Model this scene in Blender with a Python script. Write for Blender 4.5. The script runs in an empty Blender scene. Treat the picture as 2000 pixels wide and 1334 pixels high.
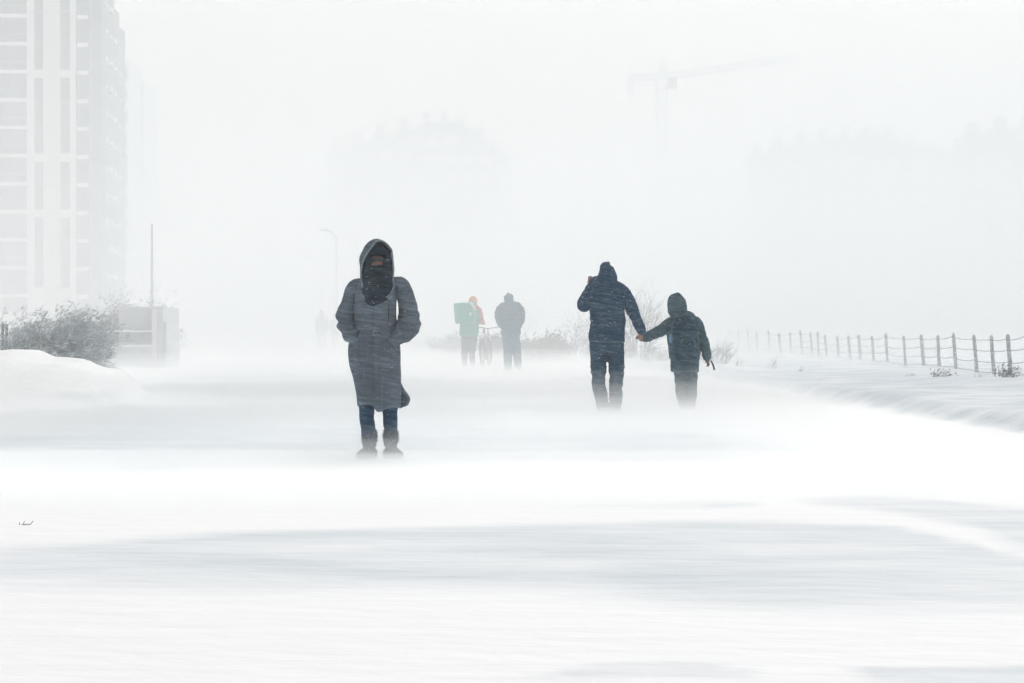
import bpy, bmesh, math, random
import numpy as np
from mathutils import Vector, Matrix, noise
from mathutils.bvhtree import BVHTree
R = math.radians
random.seed(7)
rng = np.random.default_rng(7)
SC = bpy.context.scene
COL = SC.collection

# ------------------------------------------------------------------ camera
FPX = 5556.0            # focal length in pixels of the 2000 px wide photograph
HY = 638.0              # row of the horizon
CH = 1.05               # camera height
cd = bpy.data.cameras.new('camera'); cam = bpy.data.objects.new('camera', cd); COL.objects.link(cam)
cd.sensor_width = 36.0; cd.lens = 36.0 * FPX / 2000.0
cd.clip_start = 0.1; cd.clip_end = 6000
cam.location = (0, 0, CH)
cam.rotation_euler = (R(90) - math.atan((667 - HY) / FPX), 0, 0)
SC.camera = cam

# ------------------------------------------------------------------ light
SUN_EL, SUN_AZ = 43.0, 12.0       # overcast: a broad soft glow ahead of the camera
w = bpy.data.worlds.new('World'); SC.world = w; w.use_nodes = True
nt = w.node_tree; nt.nodes.clear()
sky = nt.nodes.new('ShaderNodeTexSky'); sky.sky_type = 'NISHITA'; sky.sun_disc = False
sky.sun_elevation = R(SUN_EL); sky.sun_rotation = R(SUN_AZ)
sky.air_density = 1.0; sky.dust_density = 8.0; sky.ozone_density = 1.0
hs = nt.nodes.new('ShaderNodeHueSaturation'); hs.inputs['Saturation'].default_value = 0.13
bg = nt.nodes.new('ShaderNodeBackground'); bg.inputs['Strength'].default_value = 0.15
out = nt.nodes.new('ShaderNodeOutputWorld')
nt.links.new(sky.outputs[0], hs.inputs['Color']); nt.links.new(hs.outputs[0], bg.inputs['Color'])
nt.links.new(bg.outputs[0], out.inputs[0])
sl = bpy.data.lights.new('sun', 'SUN'); sl.energy = 0.9; sl.angle = R(30); sl.color = (1.0, 0.995, 0.985)
so = bpy.data.objects.new('sun', sl); COL.objects.link(so)
so.rotation_euler = Vector((-math.sin(R(SUN_AZ)) * math.cos(R(SUN_EL)), -math.cos(R(SUN_AZ)) * math.cos(R(SUN_EL)), -math.sin(R(SUN_EL)))).to_track_quat('-Z', 'Y').to_euler()
SC.view_settings.view_transform = 'Standard'; SC.view_settings.look = 'None'
SC.view_settings.gamma = 1.0; SC.view_settings.use_curve_mapping = False
SC.view_settings.exposure = -0.28
SC.render.engine = 'CYCLES'
SC.cycles.use_denoising = True
SC.cycles.volume_bounces = 12
SC.cycles.max_bounces = 14; SC.cycles.diffuse_bounces = 4
SC.cycles.use_adaptive_sampling = True; SC.cycles.adaptive_threshold = 0.01
SC.cycles.caustics_reflective = False; SC.cycles.caustics_refractive = False

# ------------------------------------------------------------------ helpers
def tag(o, label=None, cat=None, group=None, kind=None):
    if label: o['label'] = label
    if cat: o['category'] = cat
    if group: o['group'] = group
    if kind: o['kind'] = kind
    return o

def empty(name, loc, rz=0):
    o = bpy.data.objects.new(name, None); COL.objects.link(o)
    o.location = loc; o.rotation_euler = (0, 0, rz); o.empty_display_size = 0.2
    return o

def link(name, me, mat, parent=None, smooth=False):
    o = bpy.data.objects.new(name, me); COL.objects.link(o)
    me.materials.clear()
    if mat: me.materials.append(mat)
    if parent: o.parent = parent
    if smooth: me.polygons.foreach_set('use_smooth', [True] * len(me.polygons))
    return o

class MB:
    """collects verts and faces"""
    def __init__(s): s.v = []; s.f = []
    def add(s, v, f):
        n = len(s.v); s.v += [tuple(p) for p in v]; s.f += [tuple(i + n for i in q) for q in f]; return s
    def box(s, x0, x1, y0, y1, z0, z1):
        return s.add([(x0,y0,z0),(x1,y0,z0),(x1,y1,z0),(x0,y1,z0),(x0,y0,z1),(x1,y0,z1),(x1,y1,z1),(x0,y1,z1)],
                     [(0,3,2,1),(4,5,6,7),(0,1,5,4),(1,2,6,5),(2,3,7,6),(3,0,4,7)])
    def bar(s, a, b, r0, r1=None, n=4):
        r1 = r0 if r1 is None else r1
        a, b = Vector(a), Vector(b); t = (b - a)
        if t.length < 1e-6: return s
        t.normalize(); ref = Vector((0,0,1)) if abs(t.z) < .9 else Vector((1,0,0))
        u = t.cross(ref).normalized(); v = t.cross(u)
        vs = []
        for c, r in ((a, r0), (b, r1)):
            for k in range(n):
                q = 2 * math.pi * (k + .5) / n
                vs.append(c + u * (r * math.cos(q)) + v * (r * math.sin(q)))
        fs = [(k, (k+1) % n, n + (k+1) % n, n + k) for k in range(n)]
        fs += [tuple(range(n))[::-1], tuple(range(n, 2*n))]
        return s.add(vs, fs)
    def path(s, pts, r, n=5, r1=None):
        """a tube along a polyline"""
        pts = [Vector(p) for p in pts]; m = len(pts); r1 = r if r1 is None else r1
        prev = None; vs = []
        for i, p in enumerate(pts):
            t = (pts[min(i+1, m-1)] - pts[max(i-1, 0)]).normalized()
            ref = prev if prev is not None else (Vector((0,0,1)) if abs(t.z) < .9 else Vector((1,0,0)))
            u = (ref - t * ref.dot(t))
            u = u.normalized() if u.length > 1e-4 else t.orthogonal().normalized()
            prev = u; v = t.cross(u); rr = r + (r1 - r) * i / max(1, m-1)
            for k in range(n):
                q = 2 * math.pi * k / n
                vs.append(p + u * (rr * math.cos(q)) + v * (rr * math.sin(q)))
        fs = [(i*n + k, i*n + (k+1) % n, (i+1)*n + (k+1) % n, (i+1)*n + k) for i in range(m-1) for k in range(n)]
        fs += [tuple(range(n))[::-1], tuple(range((m-1)*n, m*n))]
        return s.add(vs, fs)
    def mesh(s, name):
        me = bpy.data.meshes.new(name); me.from_pydata(s.v, [], s.f); me.update(); return me
    def build(s, name, mat, parent=None, smooth=False):
        return link(name, s.mesh(name), mat, parent, smooth)

# ------------------------------------------------------------------ materials
def mat_new(name):
    m = bpy.data.materials.new(name); m.use_nodes = True; m.node_tree.nodes.clear(); return m, m.node_tree
def N(nt, typ, **kw):
    n = nt.nodes.new(typ)
    for k, v in kw.items(): setattr(n, k, v)
    return n
def plain(name, col, rough=0.8, var=0.12, scale=8.0, bump=0.0, snow=0.0, metal=0.0):
    """a base colour with noise variation; snow = how much rime clings to it"""
    m, t = mat_new(name)
    b = N(t, 'ShaderNodeBsdfPrincipled'); b.inputs['Roughness'].default_value = rough; b.inputs['Metallic'].default_value = metal
    o = N(t, 'ShaderNodeOutputMaterial'); t.links.new(b.outputs[0], o.inputs['Surface'])
    tc = N(t, 'ShaderNodeTexCoord'); nz = N(t, 'ShaderNodeTexNoise'); nz.inputs['Scale'].default_value = scale; nz.inputs['Detail'].default_value = 5
    t.links.new(tc.outputs['Object'], nz.inputs['Vector'])
    mx = N(t, 'ShaderNodeMix', data_type='RGBA')
    c = Vector(col)
    mx.inputs['A'].default_value = (*(c * (1 - var)), 1); mx.inputs['B'].default_value = (*[min(1, q) for q in c * (1 + var)], 1)
    t.links.new(nz.outputs['Fac'], mx.inputs['Factor'])
    last = mx.outputs['Result']
    if snow > 0:
        n2 = N(t, 'ShaderNodeTexNoise'); n2.inputs['Scale'].default_value = scale * 2.3; n2.inputs['Detail'].default_value = 6
        t.links.new(tc.outputs['Object'], n2.inputs['Vector'])
        rp = N(t, 'ShaderNodeMapRange'); rp.inputs[1].default_value = .45; rp.inputs[2].default_value = .62; rp.inputs[4].default_value = snow
        t.links.new(n2.outputs['Fac'], rp.inputs[0])
        m2 = N(t, 'ShaderNodeMix', data_type='RGBA'); m2.inputs['B'].default_value = (.82, .85, .88, 1)
        t.links.new(rp.outputs[0], m2.inputs['Factor']); t.links.new(last, m2.inputs['A']); last = m2.outputs['Result']
    t.links.new(last, b.inputs['Base Color'])
    if bump:
        bp = N(t, 'ShaderNodeBump'); bp.inputs['Strength'].default_value = bump; bp.inputs['Distance'].default_value = .02
        t.links.new(nz.outputs['Fac'], bp.inputs['Height']); t.links.new(bp.outputs[0], b.inputs['Normal'])
    return m
def cloth(name, col, rime=0.3, fine=160.0, slope=9.0, seed=0.0, lift=0.45, edge=.45):
    """cloth plastered with wind-driven rime: thin streaks laid across it by the wind"""
    m, t = mat_new(name)
    b = N(t, 'ShaderNodeBsdfPrincipled'); b.inputs['Roughness'].default_value = .95
    b.inputs['Specular IOR Level'].default_value = .15
    o = N(t, 'ShaderNodeOutputMaterial'); t.links.new(b.outputs[0], o.inputs['Surface'])
    tc = N(t, 'ShaderNodeTexCoord')
    def streak(sx, sz, lo, hi, top, off):
        mp = N(t, 'ShaderNodeMapping'); mp.vector_type = 'TEXTURE'
        mp.inputs['Rotation'].default_value = (0, R(slope), 0)
        mp.inputs['Scale'].default_value = (sx, sx, sz); mp.inputs['Location'].default_value = (off, seed, off * .7)
        t.links.new(tc.outputs['Object'], mp.inputs['Vector'])
        nz = N(t, 'ShaderNodeTexNoise'); nz.inputs['Scale'].default_value = 1.0; nz.inputs['Detail'].default_value = 2.5; nz.inputs['Roughness'].default_value = .6
        t.links.new(mp.outputs[0], nz.inputs['Vector'])
        rp = N(t, 'ShaderNodeMapRange'); rp.inputs[1].default_value = lo; rp.inputs[2].default_value = hi; rp.inputs[4].default_value = top
        t.links.new(nz.outputs['Fac'], rp.inputs[0]); return rp.outputs[0]
    a = streak(.10, .0075, .47, .78, rime, 1.3)
    c = streak(.22, .022, .45, .75, rime * .8, 4.1)
    d = streak(.03, .0045, .55, .80, rime * .8, 9.7)
    mx1 = N(t, 'ShaderNodeMath', operation='ADD'); t.links.new(a, mx1.inputs[0]); t.links.new(c, mx1.inputs[1])
    mx3 = N(t, 'ShaderNodeMath', operation='ADD'); t.links.new(mx1.outputs[0], mx3.inputs[0]); t.links.new(d, mx3.inputs[1])
    pn = N(t, 'ShaderNodeTexNoise'); pn.inputs['Scale'].default_value = 4.5; pn.inputs['Detail'].default_value = 3
    t.links.new(tc.outputs['Object'], pn.inputs['Vector'])
    pr = N(t, 'ShaderNodeMapRange'); pr.inputs[1].default_value = .36; pr.inputs[2].default_value = .66; pr.inputs[3].default_value = .35; pr.inputs[4].default_value = 1.5
    t.links.new(pn.outputs['Fac'], pr.inputs[0])
    mx4 = N(t, 'ShaderNodeMath', operation='MULTIPLY'); t.links.new(mx3.outputs[0], mx4.inputs[0]); t.links.new(pr.outputs[0], mx4.inputs[1])
    gp = N(t, 'ShaderNodeNewGeometry'); pp = N(t, 'ShaderNodeMapRange'); pp.inputs[1].default_value = .505; pp.inputs[2].default_value = .56; pp.inputs[4].default_value = edge  # raised folds lightened: clinging rime, and painted relief where the light is flat
    t.links.new(gp.outputs['Pointiness'], pp.inputs[0])
    mx5 = N(t, 'ShaderNodeMath', operation='ADD'); t.links.new(mx4.outputs[0], mx5.inputs[0]); t.links.new(pp.outputs[0], mx5.inputs[1]); mx3 = mx5
    gn = N(t, 'ShaderNodeTexNoise'); gn.inputs['Scale'].default_value = fine; gn.inputs['Detail'].default_value = 3
    t.links.new(tc.outputs['Object'], gn.inputs['Vector'])
    cm = N(t, 'ShaderNodeMix', data_type='RGBA'); cv = Vector(col)
    cm.inputs['A'].default_value = (*(cv * .6), 1); cm.inputs['B'].default_value = (*(cv * 1.45), 1)
    t.links.new(gn.outputs['Fac'], cm.inputs['Factor'])
    m2 = N(t, 'ShaderNodeMix', data_type='RGBA'); m2.clamp_factor = True
    m2.inputs['B'].default_value = (lift * .74, lift * .96, lift * 1.12, 1)
    t.links.new(mx3.outputs[0], m2.inputs['Factor']); t.links.new(cm.outputs['Result'], m2.inputs['A'])
    t.links.new(m2.outputs['Result'], b.inputs['Base Color'])
    bp = N(t, 'ShaderNodeBump'); bp.inputs['Strength'].default_value = .5; bp.inputs['Distance'].default_value = .01
    t.links.new(gn.outputs['Fac'], bp.inputs['Height']); t.links.new(bp.outputs[0], b.inputs['Normal'])
    return m
def air(name, dens, col=(.984, .999, .999), aniso=0.0):
    m, t = mat_new(name)
    v = N(t, 'ShaderNodeVolumePrincipled'); v.inputs['Color'].default_value = (*col, 1)
    v.inputs['Density'].default_value = dens; v.inputs['Anisotropy'].default_value = aniso
    o = N(t, 'ShaderNodeOutputMaterial'); t.links.new(v.outputs[0], o.inputs['Volume'])
    return m

# ------------------------------------------------------------------ ground
def sm(a, b, x): 
    t = np.clip((x - a) / (b - a), 0, 1); return t * t * (3 - 2 * t)
def vnoise(x, y, seed=0):
    """cheap smooth value noise, arrays in, about -1..1 out"""
    r = np.random.default_rng(seed); tab = r.uniform(-1, 1, (256, 256))
    xi = np.floor(x).astype(int); yi = np.floor(y).astype(int); fx = x - xi; fy = y - yi
    fx = fx * fx * (3 - 2 * fx); fy = fy * fy * (3 - 2 * fy)
    g = lambda i, j: tab[np.mod(i, 256), np.mod(j, 256)]
    return (g(xi, yi) * (1-fx) * (1-fy) + g(xi+1, yi) * fx * (1-fy) + g(xi, yi+1) * (1-fx) * fy + g(xi+1, yi+1) * fx * fy)
def road_edge(y):
    return 6.25 - .046 * y + .10 * vnoise(y * .35, y * 0 + 3, 5) + .05 * vnoise(y * 1.3, y * 0 + 9, 6)
def ground_z(x, y):
    x = np.asarray(x, float); y = np.asarray(y, float)
    z = .010 * vnoise(x * .5, y * .3, 1) + .004 * vnoise(x * 1.7, y * 1.2, 2)
    d = x - road_edge(np.clip(y, 0, 160))
    near = 1 - sm(150, 260, y)
    z = z + near * (sm(0, .5, d) * (.16 + .03 * vnoise(x * 1.1, y * .5, 3)) + sm(.3, 5, d) * .02 + sm(0, .25, d) * .015 * vnoise(x * 3.1, y * 1.1, 8))
    # snow bank at the path's far-left side
    crest = np.interp(x + .13 * np.maximum(y - 37, 0) - .30 * vnoise(y * .6, y * 0 + 2, 14), [-14, -6.75, -6.45, -6.2, -5.75, -5.6, -5.25, -4.95, -4.5], [.70, .69, .70, .60, .575, .50, .44, .10, 0])
    prof = sm(32.6, 37.0, y - .35 * vnoise(x * .9, y * 0, 11)) * (1 - sm(39.5, 50, y) * .92) * (1 - sm(75, 110, y))
    z = z + crest * prof * (1 + .07 * vnoise(x * 1.8, y * .9, 12) + .03 * vnoise(x * 5, y * 3.2, 15))
    return z
def gz(x, y): return float(ground_z(np.array([x]), np.array([y]))[0])

ys = [-30, -10, 0, 4, 6.5]; 
while ys[-1] < 1800: ys.append(ys[-1] * 1.0065 + .001)
xn = np.linspace(-14, 14, 281)
xs = np.concatenate([-np.geomspace(14, 1200, 26)[:0:-1], xn, np.geomspace(14, 1200, 26)[1:]])
ys = np.array(ys)
X, Y = np.meshgrid(xs, ys)
Z = ground_z(X, Y)
# where the wind has scoured the path bare enough for the grey surface to show through the dusting of snow
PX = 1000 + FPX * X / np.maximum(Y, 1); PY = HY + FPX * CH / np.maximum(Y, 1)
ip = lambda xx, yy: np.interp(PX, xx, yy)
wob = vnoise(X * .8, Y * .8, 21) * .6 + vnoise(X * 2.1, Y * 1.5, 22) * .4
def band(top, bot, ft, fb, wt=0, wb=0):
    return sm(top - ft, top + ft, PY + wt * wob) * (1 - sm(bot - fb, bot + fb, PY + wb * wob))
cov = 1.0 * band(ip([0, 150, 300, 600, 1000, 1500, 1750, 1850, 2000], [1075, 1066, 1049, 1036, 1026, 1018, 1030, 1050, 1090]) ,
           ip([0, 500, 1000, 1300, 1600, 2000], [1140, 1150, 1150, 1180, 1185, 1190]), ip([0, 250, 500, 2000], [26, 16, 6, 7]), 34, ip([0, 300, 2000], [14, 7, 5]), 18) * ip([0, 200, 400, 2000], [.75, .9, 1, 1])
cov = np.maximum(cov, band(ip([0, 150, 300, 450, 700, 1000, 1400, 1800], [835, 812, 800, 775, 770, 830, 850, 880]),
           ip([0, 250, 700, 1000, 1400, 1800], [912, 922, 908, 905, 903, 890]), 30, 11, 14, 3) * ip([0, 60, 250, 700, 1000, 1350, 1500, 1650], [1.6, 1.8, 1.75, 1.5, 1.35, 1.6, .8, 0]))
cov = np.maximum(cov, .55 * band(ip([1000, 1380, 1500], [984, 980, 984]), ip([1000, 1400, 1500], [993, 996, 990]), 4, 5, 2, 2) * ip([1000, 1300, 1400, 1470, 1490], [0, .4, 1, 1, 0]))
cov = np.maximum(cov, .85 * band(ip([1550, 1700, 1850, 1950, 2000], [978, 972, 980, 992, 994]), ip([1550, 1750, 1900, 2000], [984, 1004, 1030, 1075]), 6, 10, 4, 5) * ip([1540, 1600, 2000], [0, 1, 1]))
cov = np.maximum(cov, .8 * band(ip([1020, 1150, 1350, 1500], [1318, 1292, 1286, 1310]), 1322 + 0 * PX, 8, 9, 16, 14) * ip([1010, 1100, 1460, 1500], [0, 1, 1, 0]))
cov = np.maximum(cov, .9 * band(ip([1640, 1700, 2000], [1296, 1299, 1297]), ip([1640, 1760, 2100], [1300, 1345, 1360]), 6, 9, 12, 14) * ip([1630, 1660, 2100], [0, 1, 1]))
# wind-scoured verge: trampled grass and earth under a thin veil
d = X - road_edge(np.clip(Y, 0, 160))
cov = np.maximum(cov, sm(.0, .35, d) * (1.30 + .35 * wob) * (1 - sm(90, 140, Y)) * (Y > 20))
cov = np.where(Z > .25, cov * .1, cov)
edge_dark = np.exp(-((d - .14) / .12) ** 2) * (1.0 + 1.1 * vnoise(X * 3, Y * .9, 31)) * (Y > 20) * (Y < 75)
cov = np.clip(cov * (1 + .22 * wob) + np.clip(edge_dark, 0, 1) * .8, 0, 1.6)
ny, nx = X.shape
V = np.stack([X, Y, Z], -1).reshape(-1, 3)
i = np.arange(ny * nx).reshape(ny, nx)
Fq = np.stack([i[:-1, :-1], i[:-1, 1:], i[1:, 1:], i[1:, :-1]], -1).reshape(-1, 4)
me = bpy.data.meshes.new('ground'); me.vertices.add(len(V)); me.vertices.foreach_set('co', V.ravel())
me.loops.add(Fq.size); me.loops.foreach_set('vertex_index', Fq.ravel().astype(np.int32))
me.polygons.add(len(Fq)); me.polygons.foreach_set('loop_start', np.arange(0, Fq.size, 4, dtype=np.int32)); me.update(calc_edges=True)
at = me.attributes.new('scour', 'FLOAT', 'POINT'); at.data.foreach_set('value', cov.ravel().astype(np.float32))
m, t = mat_new('wind_packed_snow')
b = N(t, 'ShaderNodeBsdfPrincipled'); b.inputs['Roughness'].default_value = .75; b.inputs['Specular IOR Level'].default_value = .25
o = N(t, 'ShaderNodeOutputMaterial'); t.links.new(b.outputs[0], o.inputs['Surface'])
ga = N(t, 'ShaderNodeAttribute'); ga.attribute_name = 'scour'
geo = N(t, 'ShaderNodeNewGeometry')
mp = N(t, 'ShaderNodeMapping'); mp.inputs['Scale'].default_value = (.75, 1.3, 1); t.links.new(geo.outputs['Position'], mp.inputs['Vector'])
nz = N(t, 'ShaderNodeTexNoise'); nz.inputs['Scale'].default_value = 1.0; nz.inputs['Detail'].default_value = 6; t.links.new(mp.outputs[0], nz.inputs['Vector'])
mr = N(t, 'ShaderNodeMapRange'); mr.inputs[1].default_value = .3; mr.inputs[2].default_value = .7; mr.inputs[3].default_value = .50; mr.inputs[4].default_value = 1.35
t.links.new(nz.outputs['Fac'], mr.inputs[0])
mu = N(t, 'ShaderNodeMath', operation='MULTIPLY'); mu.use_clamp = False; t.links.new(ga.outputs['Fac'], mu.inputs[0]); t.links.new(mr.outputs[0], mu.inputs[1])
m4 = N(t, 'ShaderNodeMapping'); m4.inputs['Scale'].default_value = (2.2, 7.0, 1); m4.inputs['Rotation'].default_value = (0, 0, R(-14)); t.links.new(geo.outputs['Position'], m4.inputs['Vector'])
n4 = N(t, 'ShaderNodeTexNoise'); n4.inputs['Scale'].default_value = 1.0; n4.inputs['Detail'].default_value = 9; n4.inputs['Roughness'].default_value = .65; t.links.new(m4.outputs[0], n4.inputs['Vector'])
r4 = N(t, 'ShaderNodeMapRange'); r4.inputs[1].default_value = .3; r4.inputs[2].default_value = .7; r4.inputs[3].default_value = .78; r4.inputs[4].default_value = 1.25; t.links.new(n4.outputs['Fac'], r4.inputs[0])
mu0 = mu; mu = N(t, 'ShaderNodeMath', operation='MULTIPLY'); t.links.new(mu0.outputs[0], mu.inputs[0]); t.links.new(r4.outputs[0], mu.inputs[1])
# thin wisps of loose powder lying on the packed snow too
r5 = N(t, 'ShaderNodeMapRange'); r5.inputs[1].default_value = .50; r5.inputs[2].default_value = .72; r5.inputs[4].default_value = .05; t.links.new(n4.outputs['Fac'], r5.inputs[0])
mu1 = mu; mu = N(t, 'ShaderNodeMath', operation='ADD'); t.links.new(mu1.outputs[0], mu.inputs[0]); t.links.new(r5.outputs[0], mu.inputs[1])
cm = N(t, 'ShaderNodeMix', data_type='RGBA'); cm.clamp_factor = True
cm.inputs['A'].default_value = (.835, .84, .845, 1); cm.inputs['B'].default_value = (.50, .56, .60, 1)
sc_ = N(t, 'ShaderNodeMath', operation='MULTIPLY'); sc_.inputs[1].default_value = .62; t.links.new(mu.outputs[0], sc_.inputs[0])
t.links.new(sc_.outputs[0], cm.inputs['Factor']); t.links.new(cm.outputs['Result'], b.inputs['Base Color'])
n3 = N(t, 'ShaderNodeTexNoise'); n3.inputs['Scale'].default_value = 3.0; n3.inputs['Detail'].default_value = 8; t.links.new(mp.outputs[0], n3.inputs['Vector'])
bp = N(t, 'ShaderNodeBump'); bp.inputs['Strength'].default_value = .4; bp.inputs['Distance'].default_value = .05
t.links.new(n3.outputs['Fac'], bp.inputs['Height']); t.links.new(bp.outputs[0], b.inputs['Normal'])
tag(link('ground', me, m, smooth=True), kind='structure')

# ------------------------------------------------------------------ air: haze box, gusts, ground drift
hz = MB().box(-700, 700, -60, 1300, -1.2, 64.0).build('haze', air('haze_air', .0017))
tag(hz, kind='stuff')
def veil(name, x0, x1, y0, y1, h, dens, seed, z0=-.25, nx=40, ny=60, fx=.25, amp=1.0):
    """a closed bank of blown snow: flat underside below the ground, wavy top that thins out at every edge"""
    gx = np.linspace(x0, x1, nx); gy = np.linspace(y0, y1, ny); GX, GY = np.meshgrid(gx, gy)
    wx = sm(0, fx, (GX - x0) / (x1 - x0)) * (1 - sm(1 - fx, 1, (GX - x0) / (x1 - x0)))
    GJ = GY + (y1 - y0) * (.10 * vnoise(GX * .16 + seed, GY * .05, seed + 5) + .05 * vnoise(GX * .5, GY * .1 + seed, seed + 6))
    gj = (GJ - y0) / (y1 - y0); hard = sm(0, .04, (GY - y0) / (y1 - y0)) * (1 - sm(.96, 1, (GY - y0) / (y1 - y0)))
    wy = sm(.0, .22, gj) * (1 - sm(.55, .98, gj)) * hard
    L = max(2.0, h * 2.5)
    top = h * wx * wy * (1 + amp * (.30 * vnoise(GX / L + seed, GY / (L * 1.8), seed) + .15 * vnoise(GX / L * 2.7, GY / L * 1.6 + seed, seed + 1))) + z0 * (1 - wx * wy)
    top = np.maximum(top, z0 + .01)
    n = nx * ny; idx = np.arange(n).reshape(ny, nx)
    v = [(a, b_, c) for a, b_, c in zip(GX.ravel(), GY.ravel(), top.ravel())] + [(a, b_, z0) for a, b_ in zip(GX.ravel(), GY.ravel())]
    f = []
    for j in range(ny - 1):
        for k in range(nx - 1):
            a, b_, c, d_ = int(idx[j, k]), int(idx[j, k+1]), int(idx[j+1, k+1]), int(idx[j+1, k])
            f.append((a, b_, c, d_)); f.append((d_ + n, c + n, b_ + n, a + n))
    loop = [int(q) for q in idx[0, :]] + [int(q) for q in idx[1:, -1]] + [int(q) for q in idx[-1, :-1][::-1]] + [int(q) for q in idx[1:-1, 0][::-1]]
    for p, q in zip(loop, loop[1:] + loop[:1]): f.append((p, p + n, q + n, q))
    o = MB().add(v, f).build(name, air(name + '_air', dens, aniso=.33 if name == 'drifting_snow' else .2), smooth=False)
    return tag(o, kind='stuff')
# drift skating over the path, low round the woman's boots, knee-high round the couple
for k, (h, dn) in enumerate([(.07, .45), (.13, .22), (.21, .09), (.32, .03)]):
    veil('drifting_snow', -16, 16, 15.0, 27, h, dn, 40 + k, fx=.05, amp=.5)
for k, (h, dn) in enumerate([(.08, .34), (.14, .17), (.22, .07), (.32, .034), (.45, .022), (.62, .010)]):
    veil('drifting_snow', -10, 7.0, 19, 66, h, dn, 50 + k, fx=.27, amp=.5, ny=100)
for k, (h, dn) in enumerate([(.22, .045), (.42, .022), (.8, .010)]):
    veil('drifting_snow', -24, 24, 44, 125, h, dn, 60 + k, fx=.05, amp=.6)
# taller gusts crossing the path beyond the couple
for k, (h, dn) in enumerate([(3.5, .0055), (7.0, .0065), (12.0, .0055)]):
    veil('snow_gust', -60, 60, 36, 84, h, dn, 70 + k)
veil('snow_gust', -170, 170, 125, 285, 62, .0041, 81, fx=.2)
veil('snow_gust', -150, 150, 120, 290, 22, .0014, 83, fx=.2)
veil('snow_gust', -300, 300, 300, 450, 64, .0066, 85, fx=.2)
for k, (h, dn) in enumerate([(4.5, .036), (8.0, .020), (12.0, .005)]):
    veil('snow_gust', -15.5, 75, 96, 129, h, dn, 90 + k, fx=.06)
veil('snow_gust', -300, 300, 405, 490, 34, .007, 87, fx=.2)

# ================================================================== BUILDINGS
M = dict(
    render_white=plain('pale_render', (.80, .80, .79), .9, .04, 3, .1),
    cream=plain('cream_render', (.72, .71, .68), .9, .04, 3, .1),
    grey_panel=plain('grey_panel', (.15, .20, .215), .8, .08, 4, .1),
    glass=plain('window_glass', (.07, .10, .15), .25, .3, .7),
    glass2=plain('window_glass_dark', (.045, .055, .075), .25, .3, .7),
    frame=plain('window_frame', (.30, .31, .32), .6, .05),
    slab=plain('snowy_slab', (.84, .85, .86), .9, .03, 5, .1),
    farwall=plain('far_facade', (.10, .13, .17), .9, .15, .5),
    steel=plain('dark_steel', (.06, .07, .08), .5, .1, 5, metal=.3),
    lamp=plain('galvanised_steel', (.36, .38, .40), .5, .08, 5),
    concrete=plain('weathered_concrete', (.66, .69, .70), .95, .15, 2.5, .3),
    wood=plain('weathered_post', (.33, .37, .39), .95, .3, 12, .5, snow=.7),
    wire=plain('rusty_wire', (.26, .29, .30), .8, .1),
    snow=plain('clinging_snow', (.88, .89, .90), .9, .02, 6, .2),
)
def at(px, D): return (px - 1000) / FPX * D
def zat(py, D): return CH + (HY - py) / FPX * D

# ---- the tower block: its front 304 m away, side walls running back along the path
D0 = 304.0; S0 = FPX / D0
tw = empty('apartment_tower', (at(148, D0), D0, 0))
tag(tw, 'pale high-rise tower with dark vertical window strips and white balcony slabs', 'building')
def tx(px): return (px - 148) / S0
def tz(py): return zat(py, D0)
ZT = 41.0
def part(name, mat, parent, *boxes):
    b = MB()
    for q in boxes: b.box(*q)
    return b.build(name, mat, parent)
ROWS = [577.5 - 54.7 * k for k in range(12)]          # rows of the slab lines, floor by floor
def slab_set(name, parent, x0, x1, y0, y1, rows, th=.42, off=0.0):
    for r in rows:
        z = tz(r + off)
        if z > ZT - .6: continue
        part(name, M['slab'], parent, (x0, x1, y0, y1, z - th/2, z + th/2))
part('core_wall', M['grey_panel'], tw, (tx(-60), tx(53), 1.35, 26, 0, ZT - .01), (tx(53.02), tx(148) - .01, .35, 26, 0, ZT - .02))
for a, b_ in ((53, 67), (85, 118), (137, 148)):
    part('pier', M['render_white' if a != 85 else 'cream'], tw, (tx(a), tx(b_), 0, .36, 0, ZT))
# white cross bands between groups of floors
for top, bot in ((137, 152), (300, 316), (410, 424), (562, 600)):
    for a, b_ in ((67, 85), (118, 137)):
        part('cross_band', M['render_white'], tw, (tx(a) + .004, tx(b_) - .004, .06, .352, tz(bot), tz(top)))
# tall dark window strips, one window per floor
for a, b_ in ((67, 85), (118, 137)):
    for top, bot, n in ((-90, 137, 4), (152, 300, 3), (316, 410, 2), (424, 562, 3)):
        h = (bot - top) / n
        for k in range(n):
            z1, z0 = tz(top + k * h), tz(top + (k + 1) * h)
            if z0 > ZT - 1: continue
            z1 = min(z1, ZT - .3)
            wnd = part('window', M['frame'], tw, (tx(a) + .01, tx(b_) - .01, .20, .30, z0 + .02, z0 + .12), (tx(a) + .01, tx(a) + .07, .20, .30, z0 + .12, z1), (tx(b_) - .07, tx(b_) - .01, .20, .30, z0 + .12, z1))
            part('pane', M['glass' if (k + int(a)) % 2 else 'glass2'], wnd, (tx(a) + .07, tx(b_) - .07, .25, .29, z0 + .12, z1))
# loggias left of the first pier, floor by floor
slab_set('balcony_slab', tw, tx(-58), tx(53) - .004, .0, 1.34, ROWS, .38)
for r in ROWS:
    z = tz(r)
    if z > ZT - 4: continue
    wnd = part('loggia_glazing', M['frame'], tw, *[(tx(q) - .03, tx(q) + .03, .50, .58, z + .19, z + 2.78) for q in (-30, -2, 26, 51)], (tx(-58), tx(53) - .01, .50, .56, z + 1.05, z + 1.12))
    for q0, q1 in ((-30, -2), (-2, 26), (26, 51)):
        part('pane', M['glass'], wnd, (tx(q0) + .03, tx(q1) - .03, .53, .56, z + .19, z + 1.04))
        part('pane', M['glass'], wnd, (tx(q0) + .03, tx(q1) - .03, .53, .56, z + 1.13, z + 2.78))
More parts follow.
